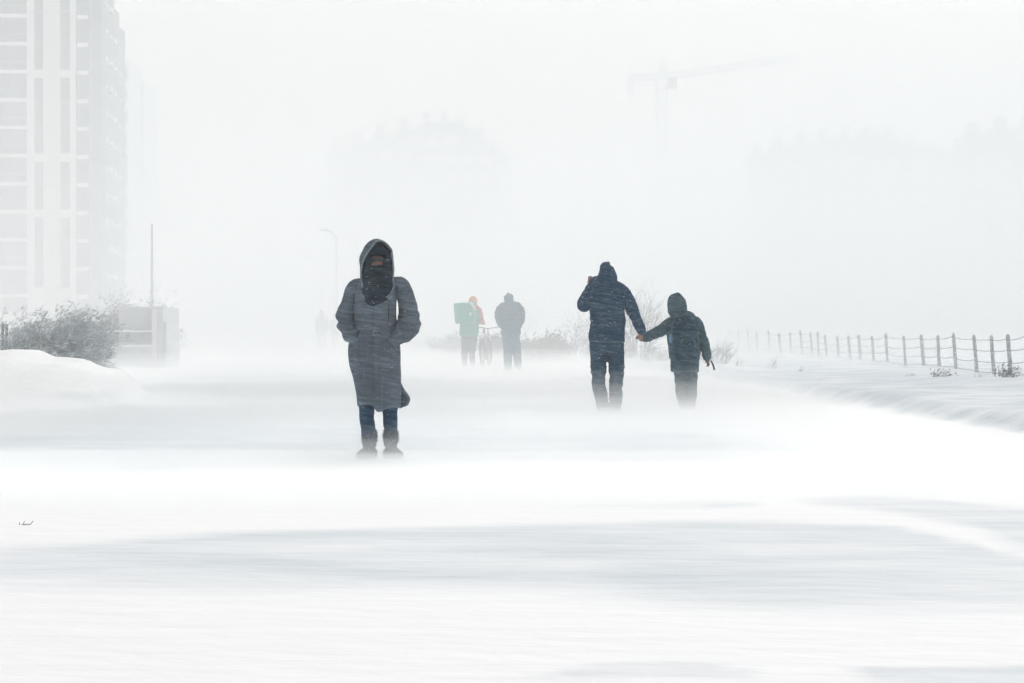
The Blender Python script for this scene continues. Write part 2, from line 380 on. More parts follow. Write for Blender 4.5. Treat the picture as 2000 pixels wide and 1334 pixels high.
# corner loggias and side wall running back
part('side_wall', M['grey_panel'], tw, (tx(148), tx(195), 1.4, 5, 0, ZT - .5))
slab_set('balcony_slab', tw, tx(150), tx(170), .3, 1.39, ROWS, .40, 2)
for r in ROWS:
    z = tz(r)
    if z > ZT - 4: continue
    g = part('loggia_glazing', M['glass'], tw, (tx(148) + .02, tx(174), .9, .95, z + .2, z + 2.8))
    part('railing', M['frame'], tw, (tx(174), tx(176), .9, 1.39, z + .2, z + 2.8))
wings = [(195, 5.0, 11, 40.0), (206, 11.01, 17, 38.8), (214, 17.01, 24, 37.2), (221, 24.01, 33, 36.0)]
for k, (px_, y0, y1, zt) in enumerate(wings):
    x1 = at(px_ + 3, D0 + y0) - tw.location.x
    part('wing', M['grey_panel'], tw, (tx(120), x1, y0, y1, 0, zt))
    for j in range(12):
        z = 3.2 + 2.95 * j
        if z + 2 > zt: continue
        sp = part('balcony', M['frame'], tw, (x1 + .003, x1 + .55, y0 + .2, y0 + 1.6, z, z + .25))
        part('balcony_snow', M['snow'], sp, (x1 + .05, x1 + .5, y0 + .25, y0 + 1.5, z + .25, z + .8 - .12 * ((j + k) % 3)))
part('plinth', M['cream'], tw, (tx(-60), tx(230), -.6, -.002, 0, 2.6))
# ---- second tower behind
D1 = 392.0
t2 = empty('apartment_tower', (at(226, D1), D1, 0)); s1 = FPX / D1
tag(t2, 'narrow paler tower showing behind the corner of the balcony tower', 'building')
part('wall', M['concrete'], t2, (-6, at(250, D1) - t2.location.x, .3, 14, 0, zat(116, D1)))
part('pier', M['render_white'], t2, (0, 12 / s1, 0, .29, 0, zat(106, D1)))
part('wing', M['concrete'], t2, (12 / s1, 29 / s1, 14.01, 30, 0, zat(138, D1)))
for j in range(12):
    part('window', M['glass'], t2, (13 / s1, 23 / s1, .2, .28, 2.5 + 2.95 * j, 4.2 + 2.95 * j))

# ---- far blocks barely showing through the snow
def far_block(px0, px1, D, tops, label, depth=16, group=None):
    s = FPX / D; b = empty('apartment_block', (at(px0, D), D, 0)); tag(b, label, 'building', group)
    n = len(tops); wd = (px1 - px0) / s / n
    for k, tp in enumerate(tops):
        zt = zat(tp, D)
        part('wall', M['farwall'], b, (k * wd, (k + 1) * wd - .01, .4 * (k % 2), depth, 0, zt))
        part('roof_parapet', M['farwall'], b, (k * wd + .3, (k + .45) * wd, 1, 4, zt, zt + 1.8))
        g = MB()
        for f in range(int((zt - 2) / 3)):
            for c in range(max(1, int(wd / 4))):
                x = k * wd + 1 + c * 4
                if x + 1.8 < (k + 1) * wd: g.box(x, x + 1.8, .4 * (k % 2) - .05, .4 * (k % 2) - .002, 1.5 + f * 3, 3 + f * 3)
        if g.v: tag(g.build('window', M['slab'], b), kind='stuff')
far_block(640, 820, 470, [292, 276, 262, 250], 'faint block with a stepped roof rising above the hooded woman')
far_block(822, 1000, 480, [238, 236, 250, 272, 300], 'faint tall block above the cyclist, almost lost in the snow')
far_block(1468, 1640, 500, [300, 284, 276, 270], 'faint grey block beyond the fence with stepped roofline, farther from the crane than none', 14)

far_block(1641, 1860, 490, [268, 262, 270, 285, 296], 'faint wide block in the middle of the three beyond the fence', 14)
far_block(1888, 2110, 440, [262, 250, 246, 250], 'bluish block beyond the end of the fence at the edge of view', 14)
for o in COL.objects:
    if o.get('label', '').endswith('farther from the crane than none'): o['label'] = 'faint grey stepped block beyond the fence, nearest of three to the tower crane'

# ---- tower crane
DC = 520.0; sC = FPX / DC
cr = empty('tower_crane', (at(1292, DC), DC, 0)); tag(cr, 'faint tower crane with its jib raised over the snowbound blocks', 'crane')
M['crane_paint'] = plain('pale_crane_paint', (.52, .55, .57), .6, .1, 5)
def lattice(name, a, b, wdt, n, r, parent):
    a, b = Vector(a), Vector(b); m = MB(); t = (b - a).normalized()
    u = t.cross(Vector((0, 1, 0))).normalized() * wdt / 2; v = Vector((0, 1, 0)) * wdt / 2
    cs = [u + v, u - v, -u - v, -u + v]
    for c in cs: m.bar(a + c, b + c, r)
    for k in range(n):
        p, q = a.lerp(b, k / n), a.lerp(b, (k + 1) / n)
        for j in range(4):
            m.bar(p + cs[j], q + cs[(j + 1) % 4], r * .7); m.bar(p + cs[j], p + cs[(j + 1) % 4], r * .7)
    return m.build(name, M['crane_paint'], parent)
hz_ = zat(150, DC)
lattice('mast', (0, 0, 0), (0, 0, hz_), 1.9, 22, .17, cr)
lattice('jib', (1, 0, hz_), (at(1560, DC) - cr.location.x, 0, zat(112, DC)), 1.1, 24, .10, cr)
lattice('counter_jib', (-1, 0, hz_), (at(1228, DC) - cr.location.x, 0, hz_ - .2), 1.1, 6, .16, cr)
lattice('apex', (0, 0, hz_), (.6, 0, hz_ + 3.4), 1.2, 3, .14, cr)
part('counterweight', M['concrete'], cr, (at(1224, DC) - cr.location.x, at(1240, DC) - cr.location.x, -.8, .8, hz_ - 3.2, hz_))
cab = part('cab', M['steel'], cr, (1.0, 2.8, -1, 1, hz_ - 2.2, hz_ - .1)); part('pane', M['glass2'], cab, (1.2, 2.6, -1.04, -1.002, hz_ - 1.5, hz_ - .4))

# ---- street lamps
def lamp(px, D, ytop, arm, label):
    s = FPX / D; r = empty('street_lamp', (at(px, D), D, 0)); tag(r, label, 'street lamp', 'street lamps along the far path')
    h = zat(ytop, D); MB().path([(0, 0, 0), (0, 0, h * .5), (0, 0, h)], .11, 8, .06).build('pole', M['lamp'], r)
    MB().path([(0, 0, 0), (0, 0, .9)], .17, 8).build('base', M['lamp'], r)
    if arm:
        a = MB().path([(0, 0, h - .05), (arm * .4, 0, h + .28), (arm, 0, h + .45)], .055, 6).build('arm', M['lamp'], r)
        MB().box(arm * 1.0 - .35, arm * 1.0 + .3, -.14, .14, h + .38, h + .52).build('lamp_head', M['lamp'], r)
lamp(657, 190, 462, -.85, 'tall street lamp with its arm over the path beside the hooded woman')
lamp(628, 260, 512, -.9, 'faint thin street lamp standing beyond the taller lamp near the woman')
lamp(699, 225, 474, -.9, 'street lamp partly hidden behind the hooded woman')
lamp(297, 170, 437, 0, 'bare slim pole rising above the end of the low concrete wall')

# ---- low concrete structure half buried at the left
DW = 73.0
kw = empty('concrete_shelter', (at(160, DW), DW, 0)); tag(kw, 'low grey concrete wall with deep snow-filled ledge and pale corner pillar', 'wall')
sw = FPX / DW
def kx(px): return (px - 160) / sw
def kz(py): return zat(py, DW)
part('back_panel', M['concrete'], kw, (kx(226), kx(299), .6, 1.1, 0, kz(606)))
part('coping', M['concrete'], kw, (kx(222), kx(316), .45, 1.3, kz(605.9), kz(599)))
ld = part('ledge', M['concrete'], kw, (kx(164), kx(298), -.15, .59, 0, kz(672)))
mb = MB()
nxx, nyy = 40, 6
vv = []; 
for j in range(nyy + 1):
    for k in range(nxx + 1):
        x = kx(156) + (kx(301) - kx(156)) * k / nxx; y = -.22 + .80 * j / nyy
        e = math.sin(math.pi * min(1, k / 5) / 2) * math.sin(math.pi * min(1, (j + .9) / 1.3) / 2)
        vv.append((x, y, kz(674) + (kz(641) - kz(674)) * (e * (.86 + .12 * noise.noise((x * 2, y * 2, 3))))))
ff = [(j*(nxx+1)+k, j*(nxx+1)+k+1, (j+1)*(nxx+1)+k+1, (j+1)*(nxx+1)+k) for j in range(nyy) for k in range(nxx)]
mb.add(vv, ff); mb.box(kx(158), kx(298.5), -.2, .585, kz(678), kz(673))
mb.build('snow_cover', M['snow'], kw, True)
part('pillar', M['render_white'], kw, (kx(298.5), kx(308), -.2, .44, 0, kz(603)))
part('side_panel', M['concrete'], kw, (kx(308.2), kx(319), -.1, 3.5, 0, kz(601)))
part('buttress', M['concrete'], kw, (kx(319.2), kx(325), 0, 2.5, 0, kz(628)))

# ================================================================== FENCE
tops = [(1423,646),(1441,645),(1459,643),(1477,648),(1501,647),(1521,652),(1543,650),(1563,647),(1583,651),(1597,650),(1611,655),(1635,657),(1657,657),(1677,656),(1703,658),(1730,653),
        (1765,658),(1799,656),(1832,657),(1862,653),(1902,657),(1936,658),(1968,656),(2006,650),(2048,648)]
XF = 9.0
fn = empty('wire_fence', (XF, 50, 0)); tag(fn, 'weathered leaning post fence with four sagging wires along the snowy verge', 'fence')
P = []
for k, (px, yt) in enumerate(tops):
    D = XF * FPX / (px - 1000); zb = gz(XF, D); zt = zat(yt, D)
    lean = -.07 - .05 * noise.noise((k * 1.7, 0, 0)); ly = .05 * noise.noise((k * 2.3, 5, 0))
    a = Vector((XF - fn.location.x + .0 - lean, D - 50, zb - .2)); b_ = Vector((XF - fn.location.x, D - 50 + ly, zt))
    r = .036 + .012 * noise.noise((k * 3.1, 2, 1))
    pm = MB().path([a, a.lerp(b_, .5) + Vector((.006 * (k % 3 - 1), 0, 0)), b_], r * 1.08, 7, r)
    pm.path([b_ + Vector((0, 0, -.004)), b_ + Vector((0, 0, .03))], r * .92, 7, r * .6)
    pm.build('post', M['wood'], fn)
    P.append((a, b_))
for lv in (.93, .66, .40, .14):
    mb = MB(); pts = []
    for k in range(len(P) - 1):
        q0 = P[k][0].lerp(P[k][1], .15 + .85 * (lv + .02 * noise.noise((k, lv * 9, 0)))); q1 = P[k+1][0].lerp(P[k+1][1], .15 + .85 * (lv + .02 * noise.noise((k + 1, lv * 9, 0))))
        sag = .012 + .06 * abs(noise.noise((k * 1.3, lv * 7, 4)))
        for j in range(8):
            u = j / 8; p = q0.lerp(q1, u); p.z -= sag * 4 * u * (1 - u) - .006 * noise.noise((k * 3 + u * 9, lv, 2)); p.x -= .05; pts.append(p)
    mb.path(pts, .0072, 5)
    mb.build('wire', M['wire'], fn)
# short post-and-rail piece by the left-hand bushes
ps = empty('post_fence', (at(12, 40), 40, 0)); tag(ps, 'short dark rail fence half buried before the shrubs on the snow bank', 'fence')
for k, px in enumerate((-26, -11, 4, 12)):
    x = (px - 12) / FPX * 40; MB().path([(x, 0, .2), (x + .01, 0, zat(632 + k % 2, 40))], .018, 6).build('post', M['wood'], ps)
MB().path([((-30 - 12) / FPX * 40, -.03, zat(635.5, 40)), ((13 - 12) / FPX * 40, -.03, zat(635, 40))], .012, 5).build('rail', M['wood'], ps)
MB().path([((-30 - 12) / FPX * 40, -.03, zat(655, 40)), ((13 - 12) / FPX * 40, -.03, zat(655, 40))], .010, 5).build('rail', M['wood'], ps)

# ================================================================== SHRUBS
M['twig'] = plain('winter_twig', (.08, .095, .10), .95, .3, 6, snow=.2)
M['twig_dark'] = plain('dark_twig', (.075, .085, .085), .95, .3, 6, snow=.2)
M['leaf'] = plain('frosted_leaf', (.05, .066, .066), .95, .35, 3, snow=.12)
M['rimed'] = plain('rime_covered_leaf', (.46, .51, .52), .95, .3, 2.2, snow=.85)
M['grass'] = plain('dry_grass', (.07, .088, .088), .95, .3, 4, snow=.15)
def grow(mb, p, d, L, r, depth, rnd, lean, up, wander=.22, kids=(2, 4), tips=None):
    n = 4; pts = [p.copy()]
    for k in range(n):
        d = (d + Vector((rnd.gauss(0, wander), rnd.gauss(0, wander), rnd.gauss(0, wander * .6))) + Vector((lean, 0, up)) * .25).normalized()
        p = p + d * (L / n); pts.append(p.copy())
    r1 = r * (.6 if depth else .35)
    mb.path(pts, r, 3 if depth < 2 else 5, r1)
    if depth == 0:
        if tips is not None: tips.append((pts[-1], d, pts[2]))
        return
    for k in range(rnd.randint(*kids)):
        q = pts[rnd.randint(1, n)]
        dd = (d + Vector((rnd.gauss(0, .55), rnd.gauss(0, .55), rnd.gauss(0, .35)))).normalized()
        grow(mb, q, dd, L * rnd.uniform(.5, .8), r1 * .8, depth - 1, rnd, lean, up, wander, kids, tips)
def leaf_mesh(tips, rnd, n, size, spread):
    m = MB()
    for tp, d, q in tips:
        for k in range(n):
            c = q.lerp(tp, rnd.random()) + Vector((rnd.gauss(0, spread), rnd.gauss(0, spread), rnd.gauss(0, spread * .7)))
            a = (d + Vector((rnd.gauss(0, .5) + .5, rnd.gauss(0, .5), rnd.gauss(0, .4)))).normalized() * size * rnd.uniform(.5, 1.3)
            s = a.orthogonal().normalized() * size * .18
            s = Matrix.Rotation(rnd.uniform(0, 6.28), 3, a.normalized()) @ s
            m.add([c - a, c + s, c + a, c - s], [(0, 1, 2), (0, 2, 3)])
    return m
def shrub(px, D, ytop, wpx, label, seed, stems=14, depth=2, lean=.25, r=.012, leaves=0, lsize=.05, name='bush', cat='bush', mat='twig', group='windswept shrubs beside the path', kids=(2, 4), base=None, up=.25, hk=1.0):
    rnd = random.Random(seed); x = at(px, D); zb = gz(x, D) if base is None else base
    o = empty(name, (x, D, zb - .05)); tag(o, label, cat, group)
    H = (zat(ytop, D) - zb) * hk; W = wpx / FPX * D
    m = MB(); tips = []
    for k in range(stems):
        u = (k + .5) / stems - .5
        p = Vector((u * W * .55 + rnd.gauss(0, W * .04), rnd.gauss(0, W * .15), 0))
        d = Vector((u * W / max(H, .3) * .8 + lean * .4 + rnd.gauss(0, .12), rnd.gauss(0, .25), 1)).normalized()
        hh = H * rnd.uniform(.38, .58) * (1 - .5 * abs(u))
        grow(m, p, d, hh, r * rnd.uniform(.7, 1.2), depth, rnd, lean, up, kids=kids, tips=tips)
    m.build('branches', M[mat], o)
    if leaves:
        lf = leaf_mesh(tips, rnd, leaves, lsize, lsize * 1.6); lf.build('foliage', M['rimed' if mat == 'rimed' else 'leaf' if mat != 'twig' else 'grass'], o)
    return o
# beyond the couple
shrub(1238, 84, 530, 90, 'tall bare fan-shaped shrub rising between the man and the child', 1, 18, 3, .12, .021, kids=(3, 5))
shrub(1036, 118, 560, 60, 'pale spindly bare shrub rising behind the man in the puffy jacket', 2, 9, 3, .05, .014)
shrub(1120, 92, 598, 64, 'bushy bare shrub just behind the raised elbow of the tall man', 3, 14, 3, .15, .012, 1, .05)
shrub(1275, 74, 664, 80, 'low dense scrub under the joined hands of the couple', 4, 18, 2, .2, .010, 3, .05)
shrub(1400, 66, 646, 62, 'thorny bare shrub growing by the far end of the wire fence', 5, 16, 2, .45, .011, kids=(3, 5))
shrub(1050, 88, 634, 70, 'clump of plumed reeds bent over beside the man in the puffy jacket', 6, 39, 2, .75, .008, 8, 0.081, mat='twig_dark')
shrub(1010, 92, 648, 60, 'dark low bush behind the legs of the man in the puffy jacket', 7, 30, 2, .3, .010, 10, 0.069, mat='twig_dark')
shrub(1085, 90, 650, 44, 'small leafy bush next to the bent reeds', 8, 21, 2, .4, .010, 8, 0.069, mat='twig_dark')
shrub(958, 96, 640, 44, 'dark low bush filling the gap behind the bicycle', 9, 27, 2, .3, .010, 10, 0.069, mat='twig_dark')
shrub(872, 104, 640, 70, 'pale low bush just before the green delivery bag', 10, 27, 2, .2, .010, 8, 0.069)
shrub(820, 122, 652, 60, 'faint low scrub farthest down the path verge', 11, 21, 2, .2, .010, 6, 0.069)
shrub(1165, 86, 655, 60, 'low leafy scrub behind the legs of the tall man', 12, 27, 2, .25, .010, 8, 0.057)
shrub(1210, 80, 668, 46, 'low scrub between the tall man and the dense scrub', 13, 21, 2, .25, .010, 6, 0.057)
shrub(1345, 70, 668, 60, 'low scrub hidden partly behind the child', 14, 21, 2, .3, .010, 4, 0.057)
# weeds on the verge
for k, (px, D, yt, wp, lab) in enumerate([
    (1508, 60, 674, 30, 'thin dry stalk on the verge under the middle of the fence'),
    (1440, 62, 684, 20, 'small dry weed beside the thorny shrub on the verge'),
    (1562, 55, 706, 14, 'tiny snapped twig lying on the verge below the fence'),
    (1778, 51, 718, 30, 'small dark weed at the foot of a leaning fence post'),
    (1838, 50, 716, 50, 'spreading dark weed under the lower wires of the fence'),
    (1962, 48, 690, 44, 'tall dark clump of dead grass by the last full fence post'),
    (1912, 49, 722, 30, 'faint stalk between the two nearest fence posts')]):
    shrub(px, D, yt, wp, lab, 30 + k, 5 + (wp > 40) * 9, 2, .35, .006, 2 if wp > 40 else 0, .035, 'weed', 'weed', 'twig_dark', 'dead weeds along the fence', kids=(2, 3))
# left-hand thicket behind the snow bank
for k, (px, D, yt, wp, lab) in enumerate([
    (6, 47, 632, 60, 'low frosted bush behind the short rail fence'),
    (46, 46, 612, 90, 'dense frosted bush climbing from the rail fence'),
    (98, 46, 601, 110, 'tallest and darkest bush of the thicket on the snow bank'),
    (126, 47, 606, 50, 'dense bush where the thicket starts to fall away'),
    (196, 75.5, 604, 90, 'paler bush reaching over the snow-filled ledge'),
    (240, 76.5, 602, 70, 'thin pale bush at the thin end of the thicket')]):
    shrub(px, D, yt, wp, lab, 60 + k, 46, 2, .55, .008, 11, .05, mat='rimed' if k < 4 else 'twig_dark', group='thicket on the snow bank', base=.30 if k < 4 else 0, up=.30, hk=1.25 if k < 4 else 1.4)
shrub(150, 44, 646, 44, 'sprig of dark leaves sticking out before the snow-filled ledge', 71, 9, 2, .6, .008, 3, .05, mat='rimed', group='thicket on the snow bank', base=.3)
shrub(178, 46, 676, 40, 'low withered tuft at the foot of the concrete wall', 72, 14, 2, .5, .007, 3, .05, mat='rimed', group='thicket on the snow bank', base=.05)
shrub(60, 43, 668, 110, 'low withered undergrowth along the crest of the snow bank', 73, 30, 2, .7, .007, 6, .06, mat='rimed', group='thicket on the snow bank', base=.3, up=.05)
shrub(120, 43, 674, 110, 'withered undergrowth below the tallest bush', 74, 30, 2, .7, .007, 6, .06, mat='rimed', group='thicket on the snow bank', base=.3, up=.05)
# scraps half buried in the foreground snow
tg = MB(); D = FPX * CH / (1026 - HY)
tg.path([(-.04, 0, .0), (0, 0, .012), (.03, .0, .012), (.045, 0, .03)], .004, 5, .002); tg.path([(-.01, 0, .012), (0, 0, .03)], .002, 4); tg.path([(-.03, 0, .004), (-.026, 0, .022)], .002, 4)
o = tg.build('twig', M['wood']); o.location = (at(48, D), D, gz(at(48, D), D) - .009); tag(o, 'small dark broken twig lying on the foreground snow', 'twig')

# ================================================================== PEOPLE
def crom(P, n):
    """smooth interpolation of rows of numbers"""
    P = [np.array(p, float) for p in P]; out = []
    for i in range(len(P) - 1):
        a, b_, c, d = P[max(i-1, 0)], P[i], P[i+1], P[min(i+2, len(P)-1)]
        for k in range(n):
            t = k / n; out.append(.5 * ((2*b_) + (-a + c) * t + (2*a - 5*b_ + 4*c - d) * t*t + (-a + 3*b_ - 3*c + d) * t**3))
    out.append(P[-1]); return np.array(out)
def tube(mb, rows, n=20, sub=4, cap0=True, cap1=True, yaxis=True):
    """rows (x,y,z,rx,ry): ellipses along a smooth spine; rx lies across the view, ry along it"""
    rows = [r if len(r) == 5 else (*r, r[3]) for r in rows]
    Q = crom(rows, sub); Q[:, 3:] = np.maximum(Q[:, 3:], .004); m = len(Q)
    def tan(i): return Vector(Q[min(i+1, m-1), :3] - Q[max(i-1, 0), :3]).normalized()
    seq = []
    def ring(c, t, rx, ry):
        u = Vector((0, 1, 0)).cross(t)
        u = u.normalized() if u.length > .15 else Vector((1, 0, 0))
        v = t.cross(u).normalized()
        return [c + u * (rx * math.cos(2*math.pi*k/n)) + v * (ry * math.sin(2*math.pi*k/n)) for k in range(n)]
    for i in range(m):
        c = Vector(Q[i, :3]); t = tan(i); rx, ry = Q[i, 3], Q[i, 4]
        if i == 0 and cap0:
            for a in (80, 60, 40, 20): seq.append(ring(c - t * (min(rx, ry) * math.sin(R(a))), t, rx * math.cos(R(a)), ry * math.cos(R(a))))
        seq.append(ring(c, t, rx, ry))
        if i == m - 1 and cap1:
            for a in (20, 40, 60, 80): seq.append(ring(c + t * (min(rx, ry) * math.sin(R(a))), t, rx * math.cos(R(a)), ry * math.cos(R(a))))
    v = [p for r in seq for p in r]; M_ = len(seq)
    f = [(i*n + k, i*n + (k+1) % n, (i+1)*n + (k+1) % n, (i+1)*n + k) for i in range(M_-1) for k in range(n)]
    f += [tuple(range(n))[::-1], tuple(range((M_-1)*n, M_*n))]
    mb.add(v, f); return mb
def ell(mb, c, r, rot=None, n=14):
    c = Vector(c); vs = []; fs = []; rot = rot or Matrix.Identity(3)
    for i in range(1, n):
        a = math.pi * i / n
        for k in range(n):
            q = 2 * math.pi * k / n
            vs.append(c + rot @ Vector((r[0] * math.sin(a) * math.cos(q), r[1] * math.sin(a) * math.sin(q), r[2] * math.cos(a))))
    top = len(vs); vs += [c + rot @ Vector((0, 0, r[2])), c - rot @ Vector((0, 0, r[2]))]
    for i in range(n - 2):
        for k in range(n): fs.append((i*n+k, (i+1)*n+k, (i+1)*n+(k+1) % n, i*n+(k+1) % n))
    for k in range(n): fs.append((top, k, (k+1) % n)); fs.append((top+1, (n-2)*n+(k+1) % n, (n-2)*n+k))
    return mb.add(vs, fs)
def sculpt(name, mb, mat, parent, voxel=.012, smooth=6, wrinkle=None, warp=None, post=None):
    """fuses the overlapping shapes into one continuous skin, relaxes it and presses folds into it"""
    me = mb.mesh(name); tmp = bpy.data.objects.new('tmp', me); COL.objects.link(tmp)
    md = tmp.modifiers.new('r', 'REMESH'); md.mode = 'VOXEL'; md.voxel_size = voxel; md.adaptivity = 0
    ms = tmp.modifiers.new('s', 'SMOOTH'); ms.iterations = smooth; ms.factor = .5
    dg = bpy.context.evaluated_depsgraph_get(); dg.update()
    me2 = bpy.data.meshes.new_from_object(tmp.evaluated_get(dg)); me2.name = name
    bpy.data.objects.remove(tmp)
    n = len(me2.vertices); co = np.empty(n * 3); me2.vertices.foreach_get('co', co); co = co.reshape(-1, 3)
    no = np.empty(n * 3); me2.vertices.foreach_get('normal', no); no = no.reshape(-1, 3)
    if warp is not None: co = warp(co, no)
    if wrinkle is not None:
        d = np.array([wrinkle(Vector(p), q) for p, q in zip(co, no)]); co = co + no * d[:, None]
    me2.vertices.foreach_set('co', co.ravel()); me2.update()
    if post: post(me2)
    return link(name, me2, mat, parent, smooth=True)
def nz3(p, sx, sy, sz, o=0.0): return noise.noise((p.x * sx + o, p.y * sy + o * 1.7, p.z * sz - o))
def ridge(p, sx, sy, sz, o=0.0): return 1 - 2.2 * abs(nz3(p, sx, sy, sz, o))
def fingers(mb, wrist, d, side, L=.18, curl=.5, spread=.12, back=None):
    """palm, four unequal fingers and a thumb: d points down the hand, side towards the thumb"""
    w0 = Vector(wrist); d = Vector(d).normalized(); side = Vector(side).normalized(); nrm = d.cross(side).normalized()
    if back is not None and nrm.dot(Vector(back)) < 0: nrm = -nrm
    rot = Matrix((side, nrm, d)).transposed()
    ell(mb, w0 + d * L * .28, (L * .22, L * .10, L * .32), rot, 10)
    for k, fl in enumerate((.40, .46, .43, .34)):
        b0 = w0 + d * L * .50 + side * L * (.155 - .105 * k); dd = d + side * spread * (1.5 - k) * .5
        p1 = b0 + dd * L * fl * .42; d2 = (dd - nrm * curl).normalized(); p2 = p1 + d2 * L * fl * .33; d3 = (dd - nrm * curl * 2.4).normalized(); p3 = p2 + d3 * L * fl * .27
        r = L * .052
        tube(mb, [(*b0, r, r), (*p1, r * .98, r * .98), (*p2, r * .9, r * .9), (*p3, r * .75, r * .75)], 8, 2)
    tb = w0 + d * L * .18 + side * L * .17; t1 = tb + (side * .7 + d * .8).normalized() * L * .22; t2 = t1 + (side * .1 + d - nrm * .5).normalized() * L * .18
    r = L * .062; tube(mb, [(*tb, r, r), (*t1, r, r), (*t2, r * .75, r * .75)], 8, 2)
def head(mb, c, face, s=1.0):
    """skull, jaw, nose, ears, lips; face = -1 looks towards the camera side"""
    c = Vector(c); ell(mb, c + Vector((0, 0, .02)) * s, (.075 * s, .095 * s, .10 * s)); ell(mb, c + Vector((0, face * .03, -.055)) * s, (.056 * s, .062 * s, .065 * s))
    f = face
    tube(mb, [(c.x, c.y + f * .088 * s, c.z + .018 * s, .009 * s, .009 * s), (c.x, c.y + f * .104 * s, c.z - .012 * s, .013 * s, .012 * s), (c.x, c.y + f * .090 * s, c.z - .026 * s, .014 * s, .009 * s)], 8, 2)
    for e in (-1, 1):
        ell(mb, c + Vector((e * .078, 0, -.005)) * s, (.010 * s, .020 * s, .032 * s), None, 8)
        ell(mb, c + Vector((e * .030, f * .080, .030)) * s, (.022 * s, .012 * s, .007 * s), None, 8)
        ell(mb, c + Vector((e * .036, f * .068, -.028)) * s, (.022 * s, .02 * s, .022 * s), None, 8)
    for z_, r_ in ((-.052, .008), (-.062, .009)): ell(mb, c + Vector((0, f * .088, z_)) * s, (.024 * s, .010 * s, r_ * s), None, 8)
M['skin'] = plain('skin', (.42, .24, .19), .55, .08, 20)
M['skin_cold'] = plain('wind_reddened_skin', (.36, .20, .18), .55, .12, 25)
M['eye'] = plain('eye', (.03, .02, .02), .2, .05)
EYEW = plain('eye_white', (.7, .68, .66), .3, .03)
def eyes(parent, c, face, s=1.0):
    c = Vector(c)
    for e in (-1, 1):
        w_ = MB(); ell(w_, (0, 0, 0), (.0125 * s, .0125 * s, .0125 * s), None, 8)
        o = w_.build('eye', EYEW, parent, True); o.location = c + Vector((e * .030, face * .079, .012)) * s
        i_ = MB(); ell(i_, (0, face * .0085 * s, 0), (.006 * s, .005 * s, .006 * s), None, 8); i_.build('iris', M['eye'], o, True)
class Pose:
    """turns rows measured on the photograph (pixels, at this person's distance) into metres around the feet"""
    def __init__(s, cx, fy, D):
        s.D = D; s.s = FPX / D; s.cx = cx; s.z0 = zat(fy, D); s.root_x = at(cx, D); s.fy = fy
    def x(s, px): return (px - s.cx) / s.s
    def z(s, py): return (s.fy - py) / s.s
    def r(s, p): return p / s.s
    def rows(s, L):
        """(py, px, half width px, depth radius m[, y])"""
        return [(s.x(q[1]), q[4] if len(q) > 4 else 0, s.z(q[0]), s.r(q[2]), q[3]) for q in L]
    def pts(s, L):
        """(px, py, y, radius m)"""
        return [(s.x(q[0]), q[2], s.z(q[1]), q[3], q[4] if len(q) > 4 else q[3]) for q in L]
def person(p, label):
    o = empty('person', (p.root_x, p.D, gz(p.root_x, p.D))); return tag(o, label, 'person', 'people walking through the blizzard')
def boot(name, parent, mat, px_, p, yaw, L=.27, W=.052, hgt=.16, face=-1, voxel=.009, ankle_r=.055, z=0.0, pitch=0):
    """a foot-shaped boot with heel, instep, toe box and sole"""
    mb = MB(); f = face
    tube(mb, [(0, 0, hgt, ankle_r, ankle_r * 1.1), (0, 0, hgt * .6, ankle_r * .92, ankle_r * 1.05), (0, f * .01, .05, ankle_r * .9, ankle_r * 1.1)], 14, 3)
    tube(mb, [(0, -f * L * .22, .045, W * .85, .042), (0, f * L * .05, .060, W * .85, .052), (0, f * L * .32, .048, W * 1.05, .040), (0, f * L * .55, .038, W * .95, .028)], 14, 3)
    mb.box(-W * .8, W * .8, min(-f * L * .28, f * L * .62), max(-f * L * .28, f * L * .62), .0, .028)
    o = sculpt(name, mb, mat, parent, voxel, 3, lambda q, n: .003 * nz3(q, 30, 30, 40))
    o.location = (p.x(px_), 0, z); o.rotation_euler = (pitch, 0, yaw); return o

# ---------------------------------------------------------------- the woman in the long coat
p = Pose(737, 896, FPX * CH / (896 - HY))
W = person(p, 'person in long dark hooded coat walking towards us with hands in pockets')
CW = cloth('fleecy_grey_coat', (.125, .150, .182), .50, 220, lift=.42)
CWI = cloth('shade_toned_lining', (.006, .020, .034), .14, 150, seed=3, lift=.30, edge=0)  # near-black tone: shade of hood and sleeve creases put into the colour
CSC = cloth('dark_scarf', (.007, .022, .036), .20, 90, seed=5, lift=.30, edge=.08)
CJ = cloth('blue_jeans', (.018, .075, .150), .26, 200, seed=7, lift=.40)
CB = cloth('felt_boot', (.040, .070, .090), .30, 60, seed=9, lift=.45)
# body (mostly hidden): one continuous figure
mb = MB(); hc = (p.x(737.5), -.045, p.z(523))
head(mb, hc, -1)
tube(mb, [(hc[0], -.01, p.z(548), .05, .05), (p.x(734), 0, p.z(560), .055, .055)], 12, 2)
tube(mb, p.rows([(556, 734, 26, .07), (575, 734, 36, .09), (610, 734, 31, .09), (640, 734, 28, .085), (670, 735, 34, .10), (695, 736, 34, .11)]))
for sx in (-1, 1):
    tube(mb, p.pts([(737 + sx * 38, 563, 0, .04), (735.5 + sx * 55, 594, .02, .04), (737 + sx * 64, 622, .03, .035), (737 + sx * 50, 650, -.03, .03), (737 + sx * 36, 664, -.045, .025)]))
    fingers(mb, (p.x(737 + sx * 36), -.045, p.z(664)), (-sx * .2, 0, -1), (-sx, 0, .1), .15, .2)
tube(mb, p.pts([(718, 690, 0, .07), (716, 745, 0, .060), (716.3, 785, -.01, .048), (716.5, 812, -.015, .043), (719, 838, 0, .038), (721.5, 866, .005, .032)]))
tube(mb, p.pts([(754, 690, 0, .07), (759, 745, .03, .060), (761.5, 785, .04, .046), (761.5, 812, .04, .042), (762.5, 838, .03, .036), (763, 866, .03, .032)]))
